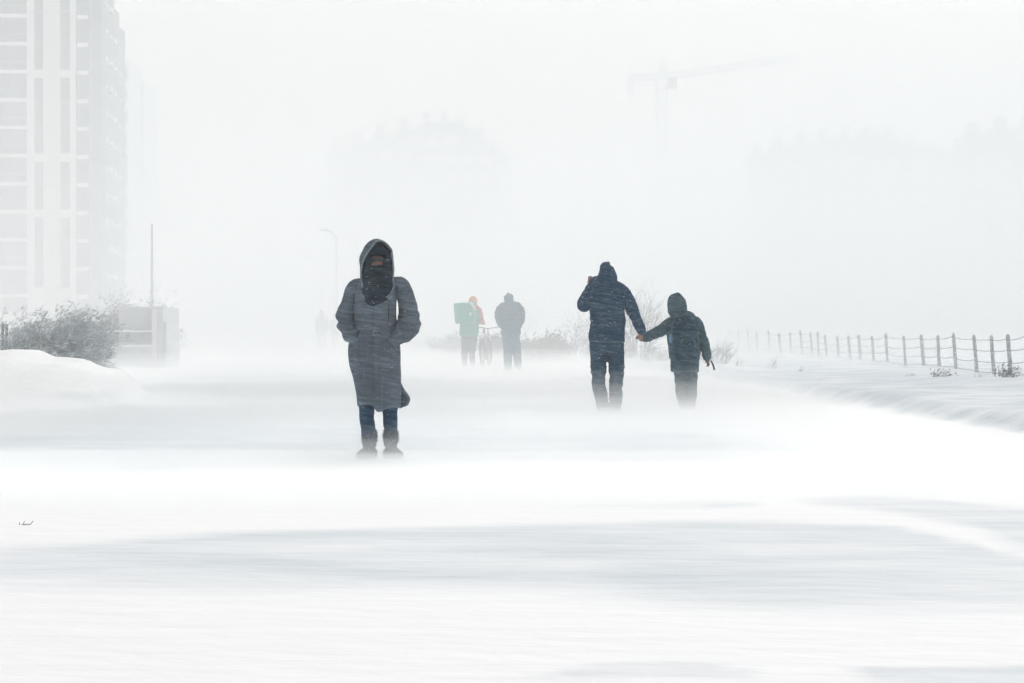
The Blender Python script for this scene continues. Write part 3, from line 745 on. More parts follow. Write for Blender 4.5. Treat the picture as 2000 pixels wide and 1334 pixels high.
body = sculpt('body', mb, M['skin_cold'], W, .009, 2); 
eyes(W, hc, -1)
def coat_w(q, n):
    d = .015 * nz3(q, 5, 4, 3.2) + .004 * nz3(q, 16, 12, 9, 3)
    if q.z < p.z(655): d += .019 * ridge(q, 7.5, 5, 1.6, 2.0) * min(1, (p.z(655) - q.z) * 3) - .004
    # waist creases
    d += .006 * ridge(q, 4, 4, 22, 6) * math.exp(-((q.z - p.z(648)) / .09) ** 2)
    return d
def coat_warp(co, no):
    co = co.copy(); x, z = co[:, 0], co[:, 2]
    low = np.clip((p.z(735) - z) / (p.z(735) - p.z(786)), 0, 1)
    right = 1 / (1 + np.exp(-(x - p.x(733)) / .006))
    co[:, 2] -= low * right * p.r(10) + low * .010 * np.sin(x * 33 + 1) 
    front = (no[:, 1] < -.15)
    co[:, 1] -= front * right * .016 * np.clip((p.z(575) - z) / .05, 0, 1) * (1 - .3 * low)
    return co
mb = MB()
tube(mb, p.rows([(544, 734, 27, .075), (551, 733.5, 40, .10), (568, 733, 43, .125), (600, 733, 42.5, .14), (630, 733.5, 42, .135), (650, 733.5, 45, .14), (676, 731, 51, .155), (700, 731, 51, .16), (730, 734, 47.5, .165), (760, 737, 42.5, .165), (787, 739, 39.5, .165)]), 28, 4, True, False)
coat = sculpt('coat', mb, CW, W, .0085, 3, coat_w, coat_warp)
# back tail of the coat blown sideways
pl = [(766, 700), (778, 722), (782, 742), (789, 762), (799, 779), (796, 789), (790, 795), (779, 797), (768, 793), (762, 750)]
mb = MB(); n = len(pl)
mb.add([(p.x(a), .10 + .02 * math.sin(k), p.z(b_)) for k, (a, b_) in enumerate(pl)] + [(p.x(a), .145 + .02 * math.sin(k), p.z(b_)) for k, (a, b_) in enumerate(pl)],
       [tuple(range(n)), tuple(range(n, 2*n))[::-1]] + [(k, k + n, (k+1) % n + n, (k+1) % n) for k in range(n)])
sculpt('coat_tail', mb, CW, W, .0085, 4, lambda q, n: .012 * ridge(q, 14, 8, 3, 5) - .004)
def slv(q, n):
    return .012 * nz3(q, 8, 8, 8) + .022 * ridge(q, 5, 5, 17, 4) * min(1, max(0, (p.z(590) - q.z) * 6)) + .003 * nz3(q, 30, 30, 34)
mb = MB(); tube(mb, p.pts([(700, 553, 0, .048), (692, 560, 0, .060), (680, 594, .02, .066), (674, 622, .03, .066), (679, 643, -.03, .064), (688, 657, -.08, .058), (696, 668, -.08, .048)]))
sculpt('sleeve', mb, CW, coat, .0085, 3, slv)
mb = MB(); tube(mb, p.pts([(772, 551, 0, .050), (784, 558, 0, .066), (793, 586, .02, .074), (800, 612, .03, .076), (799, 632, .01, .076), (791, 647, -.05, .068), (780, 656, -.09, .056), (772, 664, -.09, .046)]))
sculpt('sleeve', mb, CW, coat, .0085, 3, slv)
# pocket openings, closing tab and buttons
bv = BVHTree.FromPolygons([v.co[:] for v in coat.data.vertices], [f.vertices[:] for f in coat.data.polygons])
def on_front(px_, py_, up=.004, tree=None):
    h = (tree or bv).ray_cast(Vector((p.x(px_), -1, p.z(py_))), Vector((0, 1, 0)))
    return (h[0] if h[0] else (tree or bv).find_nearest(Vector((p.x(px_), -.2, p.z(py_))))[0]) + Vector((0, -up, 0))
for pts in ([(687, 684), (692, 675), (698, 666), (704, 656), (708, 648)], [(762, 648), (765, 658), (769, 668), (774, 677), (778, 684)]):
    MB().path([on_front(a, b_, .001) for a, b_ in pts], .0045, 6).build('pocket_edge', CW, coat, True)
q = on_front(738, 650); tb_ = MB(); tb_.path([q + Vector(v) for v in ((-.028, 0, .016), (.028, 0, .016), (.028, 0, -.016), (-.028, 0, -.016), (-.028, 0, .016))], .004, 6)
tb_.build('belt_buckle', M['lamp'], coat, True)
for bx, by in ((739, 607), (738, 650), (738, 682), (740, 720)):
    b_ = MB(); ell(b_, on_front(bx, by, .002), (.010, .005, .010), None, 10); b_.build('button', CB, coat, True)
MB().path([on_front(729 + (k > 9) * (k - 9) * .35, 588 + k * 11, .001) for k in range(17)], .0035, 5).build('front_seam', cloth('pale_seam', (.09, .11, .135), .4, 200, lift=.5, edge=.1), coat, True)
for side in ([(697, 556), (693, 575), (691, 600), (691, 622)], [(772, 552), (776, 570), (777, 600), (776, 622)]):
    MB().path([on_front(a, b_, .0) for a, b_ in side], .003, 5).build('sleeve_crease_shade', CWI, coat, True)  # dark strips painting the crease shade between sleeve and torso
# hood with a deep opening
mb = MB()
tube(mb, p.rows([(479, 730, 3.5, .03, .03), (481, 731, 14, .07, .03), (486, 733.5, 24, .11, .01), (494, 735.5, 31, .135, .0), (508, 737, 33.5, .15, -.01), (530, 737.5, 33.5, .155, -.015), (550, 738, 33, .15, -.02), (566, 738, 33, .14, -.03), (580, 737, 29, .12, -.04), (590, 735, 18, .08, -.05)]), 28, 4)
OP = [(733, 474), (722, 490), (713, 504), (708, 520), (706.5, 538), (709, 556), (715, 572), (723, 584), (731, 590), (744, 587), (758, 577), (768, 564), (773, 545), (774, 525), (773, 506), (768, 494), (759, 480), (745, 470)]
OPm = [(p.x(a), p.z(b_)) for a, b_ in OP]
OPd = crom([(*a, 0) for a in OPm + OPm[:1]], 5)[:-1, :2]
def inside(x, z, poly):
    c = False; n = len(poly)
    for i in range(n):
        x1, z1 = poly[i]; x2, z2 = poly[(i+1) % n]
        if (z1 > z) != (z2 > z) and x < (x2 - x1) * (z - z1) / (z2 - z1) + x1: c = not c
    return c
HB = {}
def cut_hood(me_):
    HB['t'] = BVHTree.FromPolygons([v.co[:] for v in me_.vertices], [f.vertices[:] for f in me_.polygons])
    bm = bmesh.new(); bm.from_mesh(me_)
    kill = [f for f in bm.faces if f.calc_center_median().y < .035 and f.normal.y < .5 and inside(f.calc_center_median().x, f.calc_center_median().z, [tuple(q) for q in OPd])]
    bmesh.ops.delete(bm, geom=kill, context='FACES'); bm.to_mesh(me_); bm.free(); me_.update()
hood = sculpt('hood', mb, CW, W, .007, 4, lambda q, n: .006 * nz3(q, 9, 9, 9) + .006 * ridge(q, 5, 5, 12, 3), None, cut_hood)
rim = [on_front(0, 0) * 0 + (lambda h, x_, z_: h[0] if h[0] else HB['t'].find_nearest(Vector((x_, -.08, z_)))[0])(HB['t'].ray_cast(Vector((x_, -1, z_)), Vector((0, 1, 0))), x_, z_) for x_, z_ in OPd]
rim = [(rim[i-1] + rim[i] * 2 + rim[(i+1) % len(rim)]) / 4 for i in range(len(rim))]
mb = MB()
for i in range(len(rim)): pass
mb.path(rim + [rim[0]], .009, 8)
mb.build('hood_edge', cloth('hood_trim', (.085, .105, .13), .40, 160, lift=.55), hood, True)
# hood lining: inner shell, its dark colour stands for the shade inside
mb = MB()
tube(mb, p.rows([(487, 735, 18, .08, .02), (497, 736.5, 27, .115, .01), (530, 738, 30.5, .12, .035), (565, 738, 29.5, .11, .02), (580, 738, 24, .08, 0)]), 24, 3)
def cut_front(me_):
    bm = bmesh.new(); bm.from_mesh(me_)
    bmesh.ops.delete(bm, geom=[f for f in bm.faces if f.calc_center_median().y < -.015], context='FACES'); bm.to_mesh(me_); bm.free(); me_.update()
sculpt('lining', mb, CWI, hood, .009, 4, None, None, cut_front)
# cap and scarf: only a strip of face shows between them
mb = MB(); tube(mb, p.rows([(487, 738, 8, .05, -.03), (490, 738, 17, .08, -.03), (495, 738, 23, .10, -.04), (504, 738, 25.5, .11, -.045), (507, 738, 25.5, .108, -.05)]), 24, 3, True, False)
tube(mb, [(p.x(720), -.13, p.z(512), .014, .012), (p.x(733), -.158, p.z(507), .011, .012), (p.x(742), -.156, p.z(507), .010, .012), (p.x(757), -.13, p.z(511), .014, .012)], 10, 3)
sculpt('knitted_cap', mb, CSC, W, .007, 2, lambda q, n: .003 * ridge(q, 40, 10, 5) + .003 * nz3(q, 12, 12, 12))
mb = MB(); tube(mb, p.rows([(533, 738, 24, .104, -.045), (538, 738, 27.5, .13, -.055), (552, 738, 29.5, .135, -.06), (568, 737, 29, .135, -.06), (582, 734, 24, .12, -.06), (590, 734, 19, .09, -.045)]), 24, 3, False, False)
for a, b_ in ((720, 722), (757.5, 755.5)): tube(mb, [(p.x(a), -.085, p.z(505), .024, .03), (p.x(b_), -.105, p.z(520), .026, .03), (p.x(b_), -.115, p.z(534), .03, .03)], 10, 3)  # dark side strips added for hair and hood shade beside the face
tube(mb, [(p.x(722), -.125, p.z(527), .014, .014), (p.x(733), -.155, p.z(528), .011, .012), (p.x(742), -.155, p.z(531), .011, .012), (p.x(754), -.13, p.z(524), .014, .014)], 10, 3)
tube(mb, [(p.x(727), -.185, p.z(547), .010, .012), (p.x(737), -.20, p.z(542), .012, .013), (p.x(752), -.19, p.z(543), .012, .012), (p.x(764), -.14, p.z(547), .010, .012)], 10, 3)
sculpt('scarf', mb, CSC, W, .007, 2, lambda q, n: .010 * ridge(q, 3, 3, 17, 4) + .004 * nz3(q, 15, 15, 15))
# wisp of hair blown over the brow
mb = MB(); rnd = random.Random(3)
for k in range(16):
    a = Vector((p.x(733 + rnd.uniform(-5, 5)), -.158, p.z(513))); mb.path([a, a + Vector((rnd.uniform(-.012, .012), -.014, -.012)), a + Vector((rnd.uniform(-.03, .03), -.012, -.026))], .0012, 3)
mb.build('hair', plain('ash_hair', (.30, .24, .21), .6, .2, 30), W)
# jeans and boots
mb = MB()
tube(mb, p.pts([(718, 690, 0, .085), (716, 745, 0, .075), (716.3, 785, -.01, .064), (716.5, 812, -.015, .058), (719, 838, 0, .054), (721, 862, .005, .055)]))
tube(mb, p.pts([(754, 690, 0, .085), (759, 745, .03, .075), (761.5, 785, .04, .062), (761.5, 812, .04, .057), (762.5, 838, .03, .051), (762.5, 862, .03, .053)]))
sculpt('jeans', mb, CJ, W, .008, 3, lambda q, n: .005 * nz3(q, 10, 10, 10) + .005 * ridge(q, 6, 6, 17, 2))
for px_, yy, yaw in ((721.5, .005, -.55), (763, .03, .62)):
    b_ = boot('boot', W, CB, px_, p, yaw, .215, .048, .20, ankle_r=.050); b_.location.y = yy
    mb = MB(); tube(mb, [(0, 0, .215, .054, .056), (0, 0, .18, .060, .062), (0, 0, .13, .056, .058)], 18, 3)
    rr = random.Random(int(px_))
    sculpt('cuff', mb, CB, b_, .007, 1, lambda q, n: .010 * nz3(q, 55, 55, 55) + .006 * nz3(q, 20, 20, 20))
    mb = MB()
    for k in range(260):
        a_ = rr.uniform(0, 6.28); z_ = rr.uniform(.15, .235); c_, s_ = math.cos(a_), math.sin(a_)
        v0 = Vector((.056 * c_, .056 * s_, z_ - .015)); mb.path([v0, v0 + Vector((.014 * c_, .014 * s_, rr.uniform(-.012, .012)))], .0022, 3, .0006)
    tag(mb.build('cuff_fur', CB, b_), kind='stuff')

# ---------------------------------------------------------------- the tall man, seen from behind
p = Pose(1187, 806, FPX * CH / (806 - HY))
Mn = person(p, 'tall person in dark navy jacket seen from behind, one hand raised to hood')
CM = cloth('navy_jacket', (.006, .060, .125), .36, 200, seed=11, lift=.34)
CMT = cloth('navy_trousers', (.016, .075, .135), .32, 200, seed=13, lift=.36)
mb = MB(); hc = (p.x(1186), .03, p.z(535)); head(mb, hc, 1, 1.08)
tube(mb, p.pts([(1187, 545, 0, .055), (1187, 560, 0, .06)])); tube(mb, p.rows([(556, 1187, 22, .09), (575, 1187, 30, .11), (620, 1187, 25, .11), (655, 1187, 26, .10), (664, 1187, 25, .10)]))
tube(mb, p.pts([(1158, 564, 0, .05), (1141, 594, .05, .045), (1145, 577, .22, .038), (1153, 556, .28, .03)]))
fingers(mb, (p.x(1152.0), .27, p.z(555)), (.15, .0, 1), (1, .2, 0), .135, 1.7, .05, back=(0, -1, 0))
tube(mb, p.pts([(1214, 564, 0, .05), (1232, 596, 0, .045), (1244, 622, -.01, .038), (1252.5, 644, -.02, .03)]))
fingers(mb, (p.x(1253), -.02, p.z(646)), (-.12, 0, -1), (-.8, -.5, 0), .145, .6, .05)
tube(mb, p.rows([(672, 1170, 11, .07), (722, 1168.8, 9.5, .06), (742, 1168.5, 8.0, .055), (775, 1174.5, 7, .05), (797, 1177.5, 6, .04)]))
tube(mb, p.rows([(672, 1202, 11, .07), (722, 1204, 9.5, .06), (742, 1204, 8.0, .055, .02), (780, 1202.5, 7, .05), (797, 1202.2, 6, .04)]))
sculpt('body', mb, M['skin'], Mn, .008, 1); eyes(Mn, hc, 1, 1.08)
def jk(pz):
    def f(q, n): return .010 * nz3(q, 6, 6, 6) + .006 * ridge(q, 4, 4, 13, 4) + .003 * nz3(q, 30, 30, 30)
    return f
mb = MB()
tube(mb, p.rows([(549, 1187, 19, .08), (556, 1187, 32, .11), (568, 1187, 38, .135), (585, 1187, 37, .145), (605, 1185.7, 33.8, .15), (622, 1186.5, 34.3, .15), (629, 1187.6, 34.8, .15), (636, 1186.5, 34, .155), (652, 1185.7, 35.2, .16), (668, 1185.3, 35.5, .16)]), 28, 4, True, False)
jacket = sculpt('jacket', mb, CM, Mn, .010, 3, jk(p))
mb = MB(); tube(mb, p.pts([(1159, 567, 0, .075), (1151, 577, .01, .092), (1143.5, 590, .04, .094), (1141, 595, .09, .090), (1143, 586, .19, .072), (1150, 569, .26, .056), (1154, 560, .28, .046)]))
sculpt('sleeve', mb, CM, jacket, .010, 3, jk(p))
mb = MB(); tube(mb, p.pts([(1208, 564, 0, .070), (1217, 570, 0, .083), (1231, 597, 0, .080), (1240, 617, -.01, .068), (1248.5, 636, -.02, .060), (1253, 646, -.02, .052)]))
sculpt('sleeve', mb, CM, jacket, .010, 3, lambda q, n: .006 * nz3(q, 8, 8, 8) + .010 * ridge(q, 6, 6, 18, 4) - .003)
mb = MB(); tube(mb, p.rows([(514.5, 1187.5, 4, .04, .03), (519, 1184.5, 12, .10, .02), (526, 1185.5, 14.5, .13, .02), (535, 1186, 18, .14, .02), (542, 1186.2, 19.8, .14, .01), (549, 1186, 18.5, .13, 0), (557, 1186, 17, .11, 0)]), 24, 4)
hd = sculpt('hood', mb, CM, Mn, .008, 2, lambda q, n: .005 * nz3(q, 9, 9, 9))
MB().path([(p.x(1186), -.135, p.z(552)), (p.x(1186), -.125, p.z(535)), (p.x(1186), -.10, p.z(520))], .003, 5).build('seam', CSC, hd, True)
mb = MB(); tube(mb, p.pts([(1158, 549, .24, .035), (1163, 546, .16, .045), (1169, 548, .08, .05)])); sculpt('collar', mb, CM, Mn, .009, 3, jk(p))
mb = MB()
tube(mb, p.rows([(650, 1185.5, 31, .13), (670, 1185.3, 34.3, .145), (688, 1185.5, 34.5, .145)]), 24, 3, True, False)
tube(mb, p.rows([(680, 1168.5, 17, .13), (700, 1168.2, 16.2, .12), (722, 1168.8, 15.3, .11), (742, 1168.5, 13.0, .10), (757, 1170.5, 12.6, .10), (775, 1174.5, 12.2, .085), (800, 1177.5, 10.8, .075)]))
tube(mb, p.rows([(680, 1203, 17, .13), (700, 1203.5, 16.0, .12), (722, 1204, 14.8, .11), (742, 1204, 13.2, .10, .02), (760, 1203, 12.5, .10, .02), (780, 1202.5, 12, .09), (802, 1202.2, 10.8, .075)]))
sculpt('trousers', mb, CMT, Mn, .010, 3, lambda q, n: .008 * nz3(q, 7, 7, 7) + .012 * ridge(q, 5, 5, 12, 8) * (1 if q.z < p.z(715) else .3) - .003)
for px_ in (1177.5, 1203): boot('boot', Mn, CSC, px_, p, 0, .30, .055, .16, face=1, voxel=.011)

# ---------------------------------------------------------------- the child
p = Pose(1341, 801, FPX * CH / (801 - HY)); PC = p
Ch = person(p, 'child in hooded grey-green jacket holding the tall one by the hand')
CC = cloth('grey_green_jacket', (.058, .125, .150), .34, 200, seed=17, lift=.40)
CCT = cloth('child_trousers', (.030, .095, .125), .30, 200, seed=19, lift=.42)
CBP = cloth('dark_backpack', (.010, .060, .095), .34, 160, seed=21, lift=.36)
mb = MB(); hc = (p.x(1323), .03, p.z(600)); head(mb, hc, 1, .98)
tube(mb, p.pts([(1325, 610, 0, .05), (1330, 624, 0, .05)])); tube(mb, p.rows([(622, 1331, 19, .07), (645, 1333, 23, .09), (690, 1336, 22, .09), (708, 1337, 20, .08)]))
tube(mb, p.pts([(1312, 628, 0, .042), (1290, 646, 0, .036), (1266, 658, .0, .030), (1255, 660, 0, .026)]))
fingers(mb, (p.x(1256), -.005, p.z(659.5)), (-1, 0, -.05), (0, .6, .8), .115, .9, .05, back=(0, -1, 0))
tube(mb, p.pts([(1360, 630, 0, .042), (1373, 665, 0, .036), (1380, 700, 0, .028)]))
fingers(mb, (p.x(1381), 0, p.z(701)), (.2, 0, -1), (-.6, .6, 0), .12, .7, .05)
for a, b_ in ((1327, 1333), (1351, 1350)): tube(mb, p.pts([(a, 712, 0, .05), (b_, 770, 0, .036), (b_, 792, 0, .028)]))
sculpt('body', mb, M['skin'], Ch, .008, 1); eyes(Ch, hc, 1, .98)
mb = MB()
tube(mb, p.rows([(615, 1327, 15, .075), (622, 1331, 25, .10), (632, 1333.5, 30, .115), (646, 1333.5, 30.5, .125), (664, 1334, 31, .13), (685, 1336.5, 31, .135), (694, 1337.5, 30.5, .135), (700, 1338, 28.5, .13), (727, 1337.5, 27.5, .13)]), 28, 4, True, False)
jc = sculpt('jacket', mb, CC, Ch, .010, 3, jk(p))
mb = MB(); tube(mb, p.pts([(1316, 629, 0, .065), (1308, 634, 0, .078), (1294, 644.5, 0, .074), (1278, 653, 0, .067), (1264, 658.5, -.01, .062), (1257, 660.5, -.01, .050)]))
sculpt('sleeve', mb, CC, jc, .009, 3, lambda q, n: .005 * nz3(q, 8, 8, 8) + .009 * ridge(q, 14, 6, 6, 4) - .003)
mb = MB(); tube(mb, p.pts([(1351, 626, 0, .062), (1359, 632, 0, .076), (1369, 655, 0, .072), (1376, 678, 0, .066), (1381, 697, 0, .055)]))
sculpt('sleeve', mb, CC, jc, .009, 3, lambda q, n: .005 * nz3(q, 8, 8, 8) + .009 * ridge(q, 6, 6, 16, 4) - .003)
mb = MB(); tube(mb, p.rows([(577, 1324, 5, .04, .03), (579.5, 1323.5, 12, .08, .02), (583, 1322.5, 15.5, .11, .02), (590, 1322, 18, .13, .02), (600, 1322.5, 19.2, .14, .02), (608, 1323.5, 18.7, .135, .01), (615, 1325, 16.5, .12, 0), (624, 1328, 15, .10, 0)]), 24, 4)
sculpt('hood', mb, CC, Ch, .008, 2, lambda q, n: .006 * nz3(q, 9, 9, 9) + .004 * ridge(q, 4, 4, 16, 2))
mb = MB()
tube(mb, p.rows([(715, 1338, 23, .11), (732, 1339, 22.5, .11)]), 24, 3)
tube(mb, p.rows([(728, 1328.5, 12.0, .11), (750, 1329.5, 11.2, .10), (768, 1331, 10.8, .09), (785, 1334, 9.5, .075), (799, 1336, 8.0, .07)]))
tube(mb, p.rows([(728, 1350, 12.0, .11), (750, 1350.5, 11, .10), (768, 1350, 10.8, .09), (785, 1349.5, 9.5, .075), (799, 1349, 8.2, .07)]))
sculpt('trousers', mb, CCT, Ch, .010, 3, lambda q, n: .008 * nz3(q, 7, 7, 7) + .010 * ridge(q, 5, 5, 13, 8) - .003)
for px_ in (1335.5, 1349.5): boot('boot', Ch, CSC, px_, p, 0, .24, .045, .13, face=1, voxel=.011, ankle_r=.048)
# backpack on the child's back
bp_ = empty('backpack', (p.root_x, p.D, 0)); tag(bp_, 'dark school backpack on the back of the child', 'backpack')
mb = MB(); tube(mb, p.rows([(622, 1333, 15, .05, -.17), (632, 1335, 22, .075, -.185), (655, 1337, 24.5, .095, -.195), (680, 1338, 25, .10, -.20), (697, 1339, 23, .085, -.19)]), 24, 4)
sculpt('pack_body', mb, CBP, bp_, .010, 2, lambda q, n: .008 * nz3(q, 7, 7, 7) + .004 * ridge(q, 3, 3, 14, 2))
mb = MB(); tube(mb, p.rows([(664, 1340, 15, .04, -.275), (688, 1340, 16, .045, -.275)]), 18, 3); sculpt('front_pocket', mb, CBP, bp_, .010, 2)
mb = MB(); ell(mb, (p.x(1309.5), -.15, p.z(661)), (.030, .035, .065)); sculpt('side_pocket', mb, plain('pale_blue_fabric', (.20, .42, .62), .8, .1, 20, snow=.2), bp_, .009, 2)
for pts in ([(1345, 622, -.03), (1354, 634, -.12), (1360, 652, -.16), (1363, 672, -.15)], [(1318, 622, -.04), (1313, 634, -.13), (1311, 650, -.16)]):
    MB().path([(p.x(a), c - .02, p.z(b_)) for a, b_, c in pts], .017, 6).build('shoulder_strap', CBP, bp_, True)
MB().path([(p.x(1328), -.16, p.z(620)), (p.x(1333), -.18, p.z(614)), (p.x(1339), -.16, p.z(620))], .008, 6).build('grab_handle', CBP, bp_, True)
st = empty('strap', (p.root_x, p.D, 0)); tag(st, 'short dark strap hanging from the free hand of the child', 'strap')
mb = MB(); cs = crom([(p.x(a), -.01, p.z(b_)) for a, b_ in ((1383, 706), (1387, 704), (1391, 709), (1394, 717), (1395, 723))], 4)
for k in range(len(cs) - 1):
    a, b_ = cs[k], cs[k+1]; w_ = .011
    mb.add([(a[0]-w_, a[1]-.003, a[2]), (a[0]+w_, a[1]-.003, a[2]), (a[0]+w_, a[1]+.003, a[2]), (a[0]-w_, a[1]+.003, a[2]), (b_[0]-w_, b_[1]-.003, b_[2]), (b_[0]+w_, b_[1]-.003, b_[2]), (b_[0]+w_, b_[1]+.003, b_[2]), (b_[0]-w_, b_[1]+.003, b_[2])],
           [(0,3,2,1),(4,5,6,7),(0,1,5,4),(1,2,6,5),(2,3,7,6),(3,0,4,7)])
mb.build('webbing', CBP, st, True)

# ---------------------------------------------------------------- man in the puffy jacket
p = Pose(998, 723, FPX * CH / (723 - HY))
Bk = person(p, 'broad person in puffy grey-blue jacket and cap, seen from behind')
CP = cloth('puffy_jacket', (.008, .11, .19), .22, 120, seed=23, lift=.34)
CPT = cloth('grey_trousers', (.020, .14, .22), .22, 120, seed=25, lift=.36)
mb = MB(); hc = (p.x(993.5), .03, p.z(583)); head(mb, hc, 1, 1.0)
tube(mb, p.rows([(590, 994, 4.5, .05), (600, 996, 15, .09), (640, 997, 12, .09), (650, 998, 11, .09)]))
for e in (-1, 1):
    tube(mb, p.pts([(997 + e * 17, 600, 0, .05), (997 + e * 22, 622, 0, .04), (997 + e * 12, 637, .08, .03)])); fingers(mb, (p.x(997 + e * 12), .08, p.z(637)), (0, .1, -1), (-e, 0, 0), .15, .2)
    tube(mb, p.pts([(998 + e * 8, 655, 0, .06), (1000 + e * 8.5, 680, .01, .05), (1002 + e * 9.5, 708, -.02 if e > 0 else 0, .035)]))
sculpt('body', mb, M['skin'], Bk, .011, 1); eyes(Bk, hc, 1)
mb = MB(); tube(mb, p.rows([(590, 994, 9.5, .08), (594, 995, 16, .12), (602, 996, 22, .16), (614, 997, 23, .18), (626, 997, 21.5, .18), (638, 997.5, 19.5, .16), (650, 998, 19.3, .16), (655, 998, 19.3, .16)]), 28, 4, True, False)
def puff(q, n): return .016 * (abs(math.sin(q.z * 26 + .6 * nz3(q, 3, 3, 3))) - .6) + .010 * nz3(q, 7, 7, 7)
jp = sculpt('jacket', mb, CP, Bk, .013, 3, puff)
for L in ([(982, 598, 0, .09), (975.5, 607, 0, .105), (974.5, 618, 0, .105), (978, 630, .06, .10), (983, 637, .13, .085)], [(1010, 597, 0, .09), (1016, 606, 0, .105), (1018.5, 616, 0, .095), (1016, 628, .06, .095), (1011, 637, .13, .085)]):
    mb = MB(); tube(mb, p.pts(L)); sculpt('sleeve', mb, CP, jp, .013, 3, puff)
mb = MB(); tube(mb, p.rows([(574, 992.5, 3, .04, .02), (577, 993, 8.5, .11, .02), (583, 993.7, 9.6, .12, .02), (589, 993.5, 8.8, .11, .01), (595, 994, 8.5, .10)]), 20, 4); sculpt('hood', mb, CP, Bk, .011, 2, lambda q, n: .006 * nz3(q, 9, 9, 9))
mb = MB(); tube(mb, p.rows([(648, 998, 17, .14), (664, 998, 17.5, .14)]), 20, 3)
tube(mb, p.rows([(660, 991, 9, .13), (680, 991.5, 8.8, .11), (700, 992, 7.9, .10), (720, 992.3, 7.6, .09)])); tube(mb, p.rows([(660, 1006, 9.5, .13), (680, 1008.5, 8.5, .11, .03), (700, 1011, 7.8, .10, .0), (713, 1012, 7.6, .09, -.06)]))
sculpt('trousers', mb, CPT, Bk, .013, 3, lambda q, n: .010 * nz3(q, 7, 7, 7) + .010 * ridge(q, 5, 5, 11, 8))
boot('boot', Bk, CSC, 992.5, p, 0, .30, .055, .14, face=1, voxel=.012)
b_ = boot('boot', Bk, cloth('pale_shoe', (.40, .41, .40), .2, 80), 1013, p, -.25, .30, .055, .12, face=1, voxel=.012, z=.08, pitch=-.9); b_.location.y = -.06

# ---------------------------------------------------------------- courier pushing a bicycle
p = Pose(917, 715, FPX * CH / (715 - HY))
Rd = person(p, 'courier in orange beanie and green jacket pushing a bicycle')
CG = cloth('green_jacket', (.02, .33, .25), .14, 120, seed=31, lift=.50)
CO = cloth('orange_sleeve', (.55, .13, .08), .20, 120, seed=33, lift=.55)
CRT = cloth('courier_trousers', (.030, .10, .13), .22, 120, seed=35, lift=.40)
mb = MB(); hc = (p.x(924), .03, p.z(590)); head(mb, hc, 1, 1.0)
tube(mb, p.rows([(597, 924, 3.6, .05), (606, 922, 13, .09), (640, 918, 11, .09), (652, 916, 10, .09)]))
tube(mb, p.pts([(936, 605, 0, .05), (941, 620, .08, .04), (944, 631, .26, .03)])); fingers(mb, (p.x(944), .27, p.z(631)), (.1, .9, -.1), (-1, 0, .2), .17, 1.0, .05, back=(0, 0, 1))
tube(mb, p.pts([(908, 605, 0, .05), (904, 625, .05, .04), (914, 636, .28, .03), (930, 632, .42, .03)])); fingers(mb, (p.x(930), .42, p.z(632)), (.8, .5, 0), (0, .4, 1), .17, 1.0, .05, back=(0, 0, 1))
for a in (908, 922.5): tube(mb, p.pts([(a, 658, 0, .06), (a, 685, 0, .045), (a - .5, 704, -.01, .03)]))
sculpt('body', mb, M['skin'], Rd, .011, 1); eyes(Rd, hc, 1)
mb = MB(); tube(mb, p.rows([(598, 924, 6, .07), (603, 922, 14, .11), (612, 920, 18, .13), (630, 917, 18, .14), (645, 916, 18.5, .15), (657, 915.5, 18.8, .15)]), 26, 4, True, False)
jr = sculpt('jacket', mb, CG, Rd, .013, 3, lambda q, n: .012 * nz3(q, 5, 5, 5) + .010 * ridge(q, 4, 4, 9, 3))
mb = MB(); tube(mb, p.pts([(930, 602, 0, .075), (935, 608, 0, .092), (938, 620, .04, .085), (941, 630, .16, .066), (943.5, 632, .25, .05)])); sculpt('sleeve', mb, CO, jr, .013, 3, puff)
mb = MB(); tube(mb, p.pts([(909, 603, 0, .08), (903, 622, .05, .075), (913, 636, .26, .06), (928, 633, .40, .05)])); sculpt('sleeve', mb, CO, jr, .013, 3, puff)
mb = MB(); tube(mb, p.rows([(582, 924, 5.5, .05, .02), (583.5, 924, 7.6, .09, .02), (586, 924, 8.2, .11, .02), (590, 924, 8.5, .11, .02), (595, 923.5, 8.6, .11, .01), (598, 923.5, 8.2, .10, .01)]), 20, 4)
bn = sculpt('beanie', mb, plain('orange_knit', (.95, .30, .10), .9, .12, 60, .3), Rd, .010, 1, lambda q, n: .003 * math.sin(math.atan2(q.y, q.x - p.x(924)) * 40))
mb = MB(); tube(mb, p.rows([(650, 916, 15, .12), (664, 916, 16.5, .13)]), 20, 3)
tube(mb, p.rows([(660, 908, 8, .12), (680, 908, 7.3, .10), (692, 907.5, 6.2, .09), (712, 907, 4.8, .07)])); tube(mb, p.rows([(660, 923, 8, .12), (680, 922.5, 7, .10), (692, 922, 6, .09), (708, 922.5, 4.8, .07, -.04)]))
sculpt('trousers', mb, CRT, Rd, .013, 3, lambda q, n: .008 * nz3(q, 7, 7, 7) + .008 * ridge(q, 5, 5, 12, 8))
for px_ in (907, 922.5): boot('boot', Rd, CB, px_, p, 0, .28, .05, .14, face=1, voxel=.012)
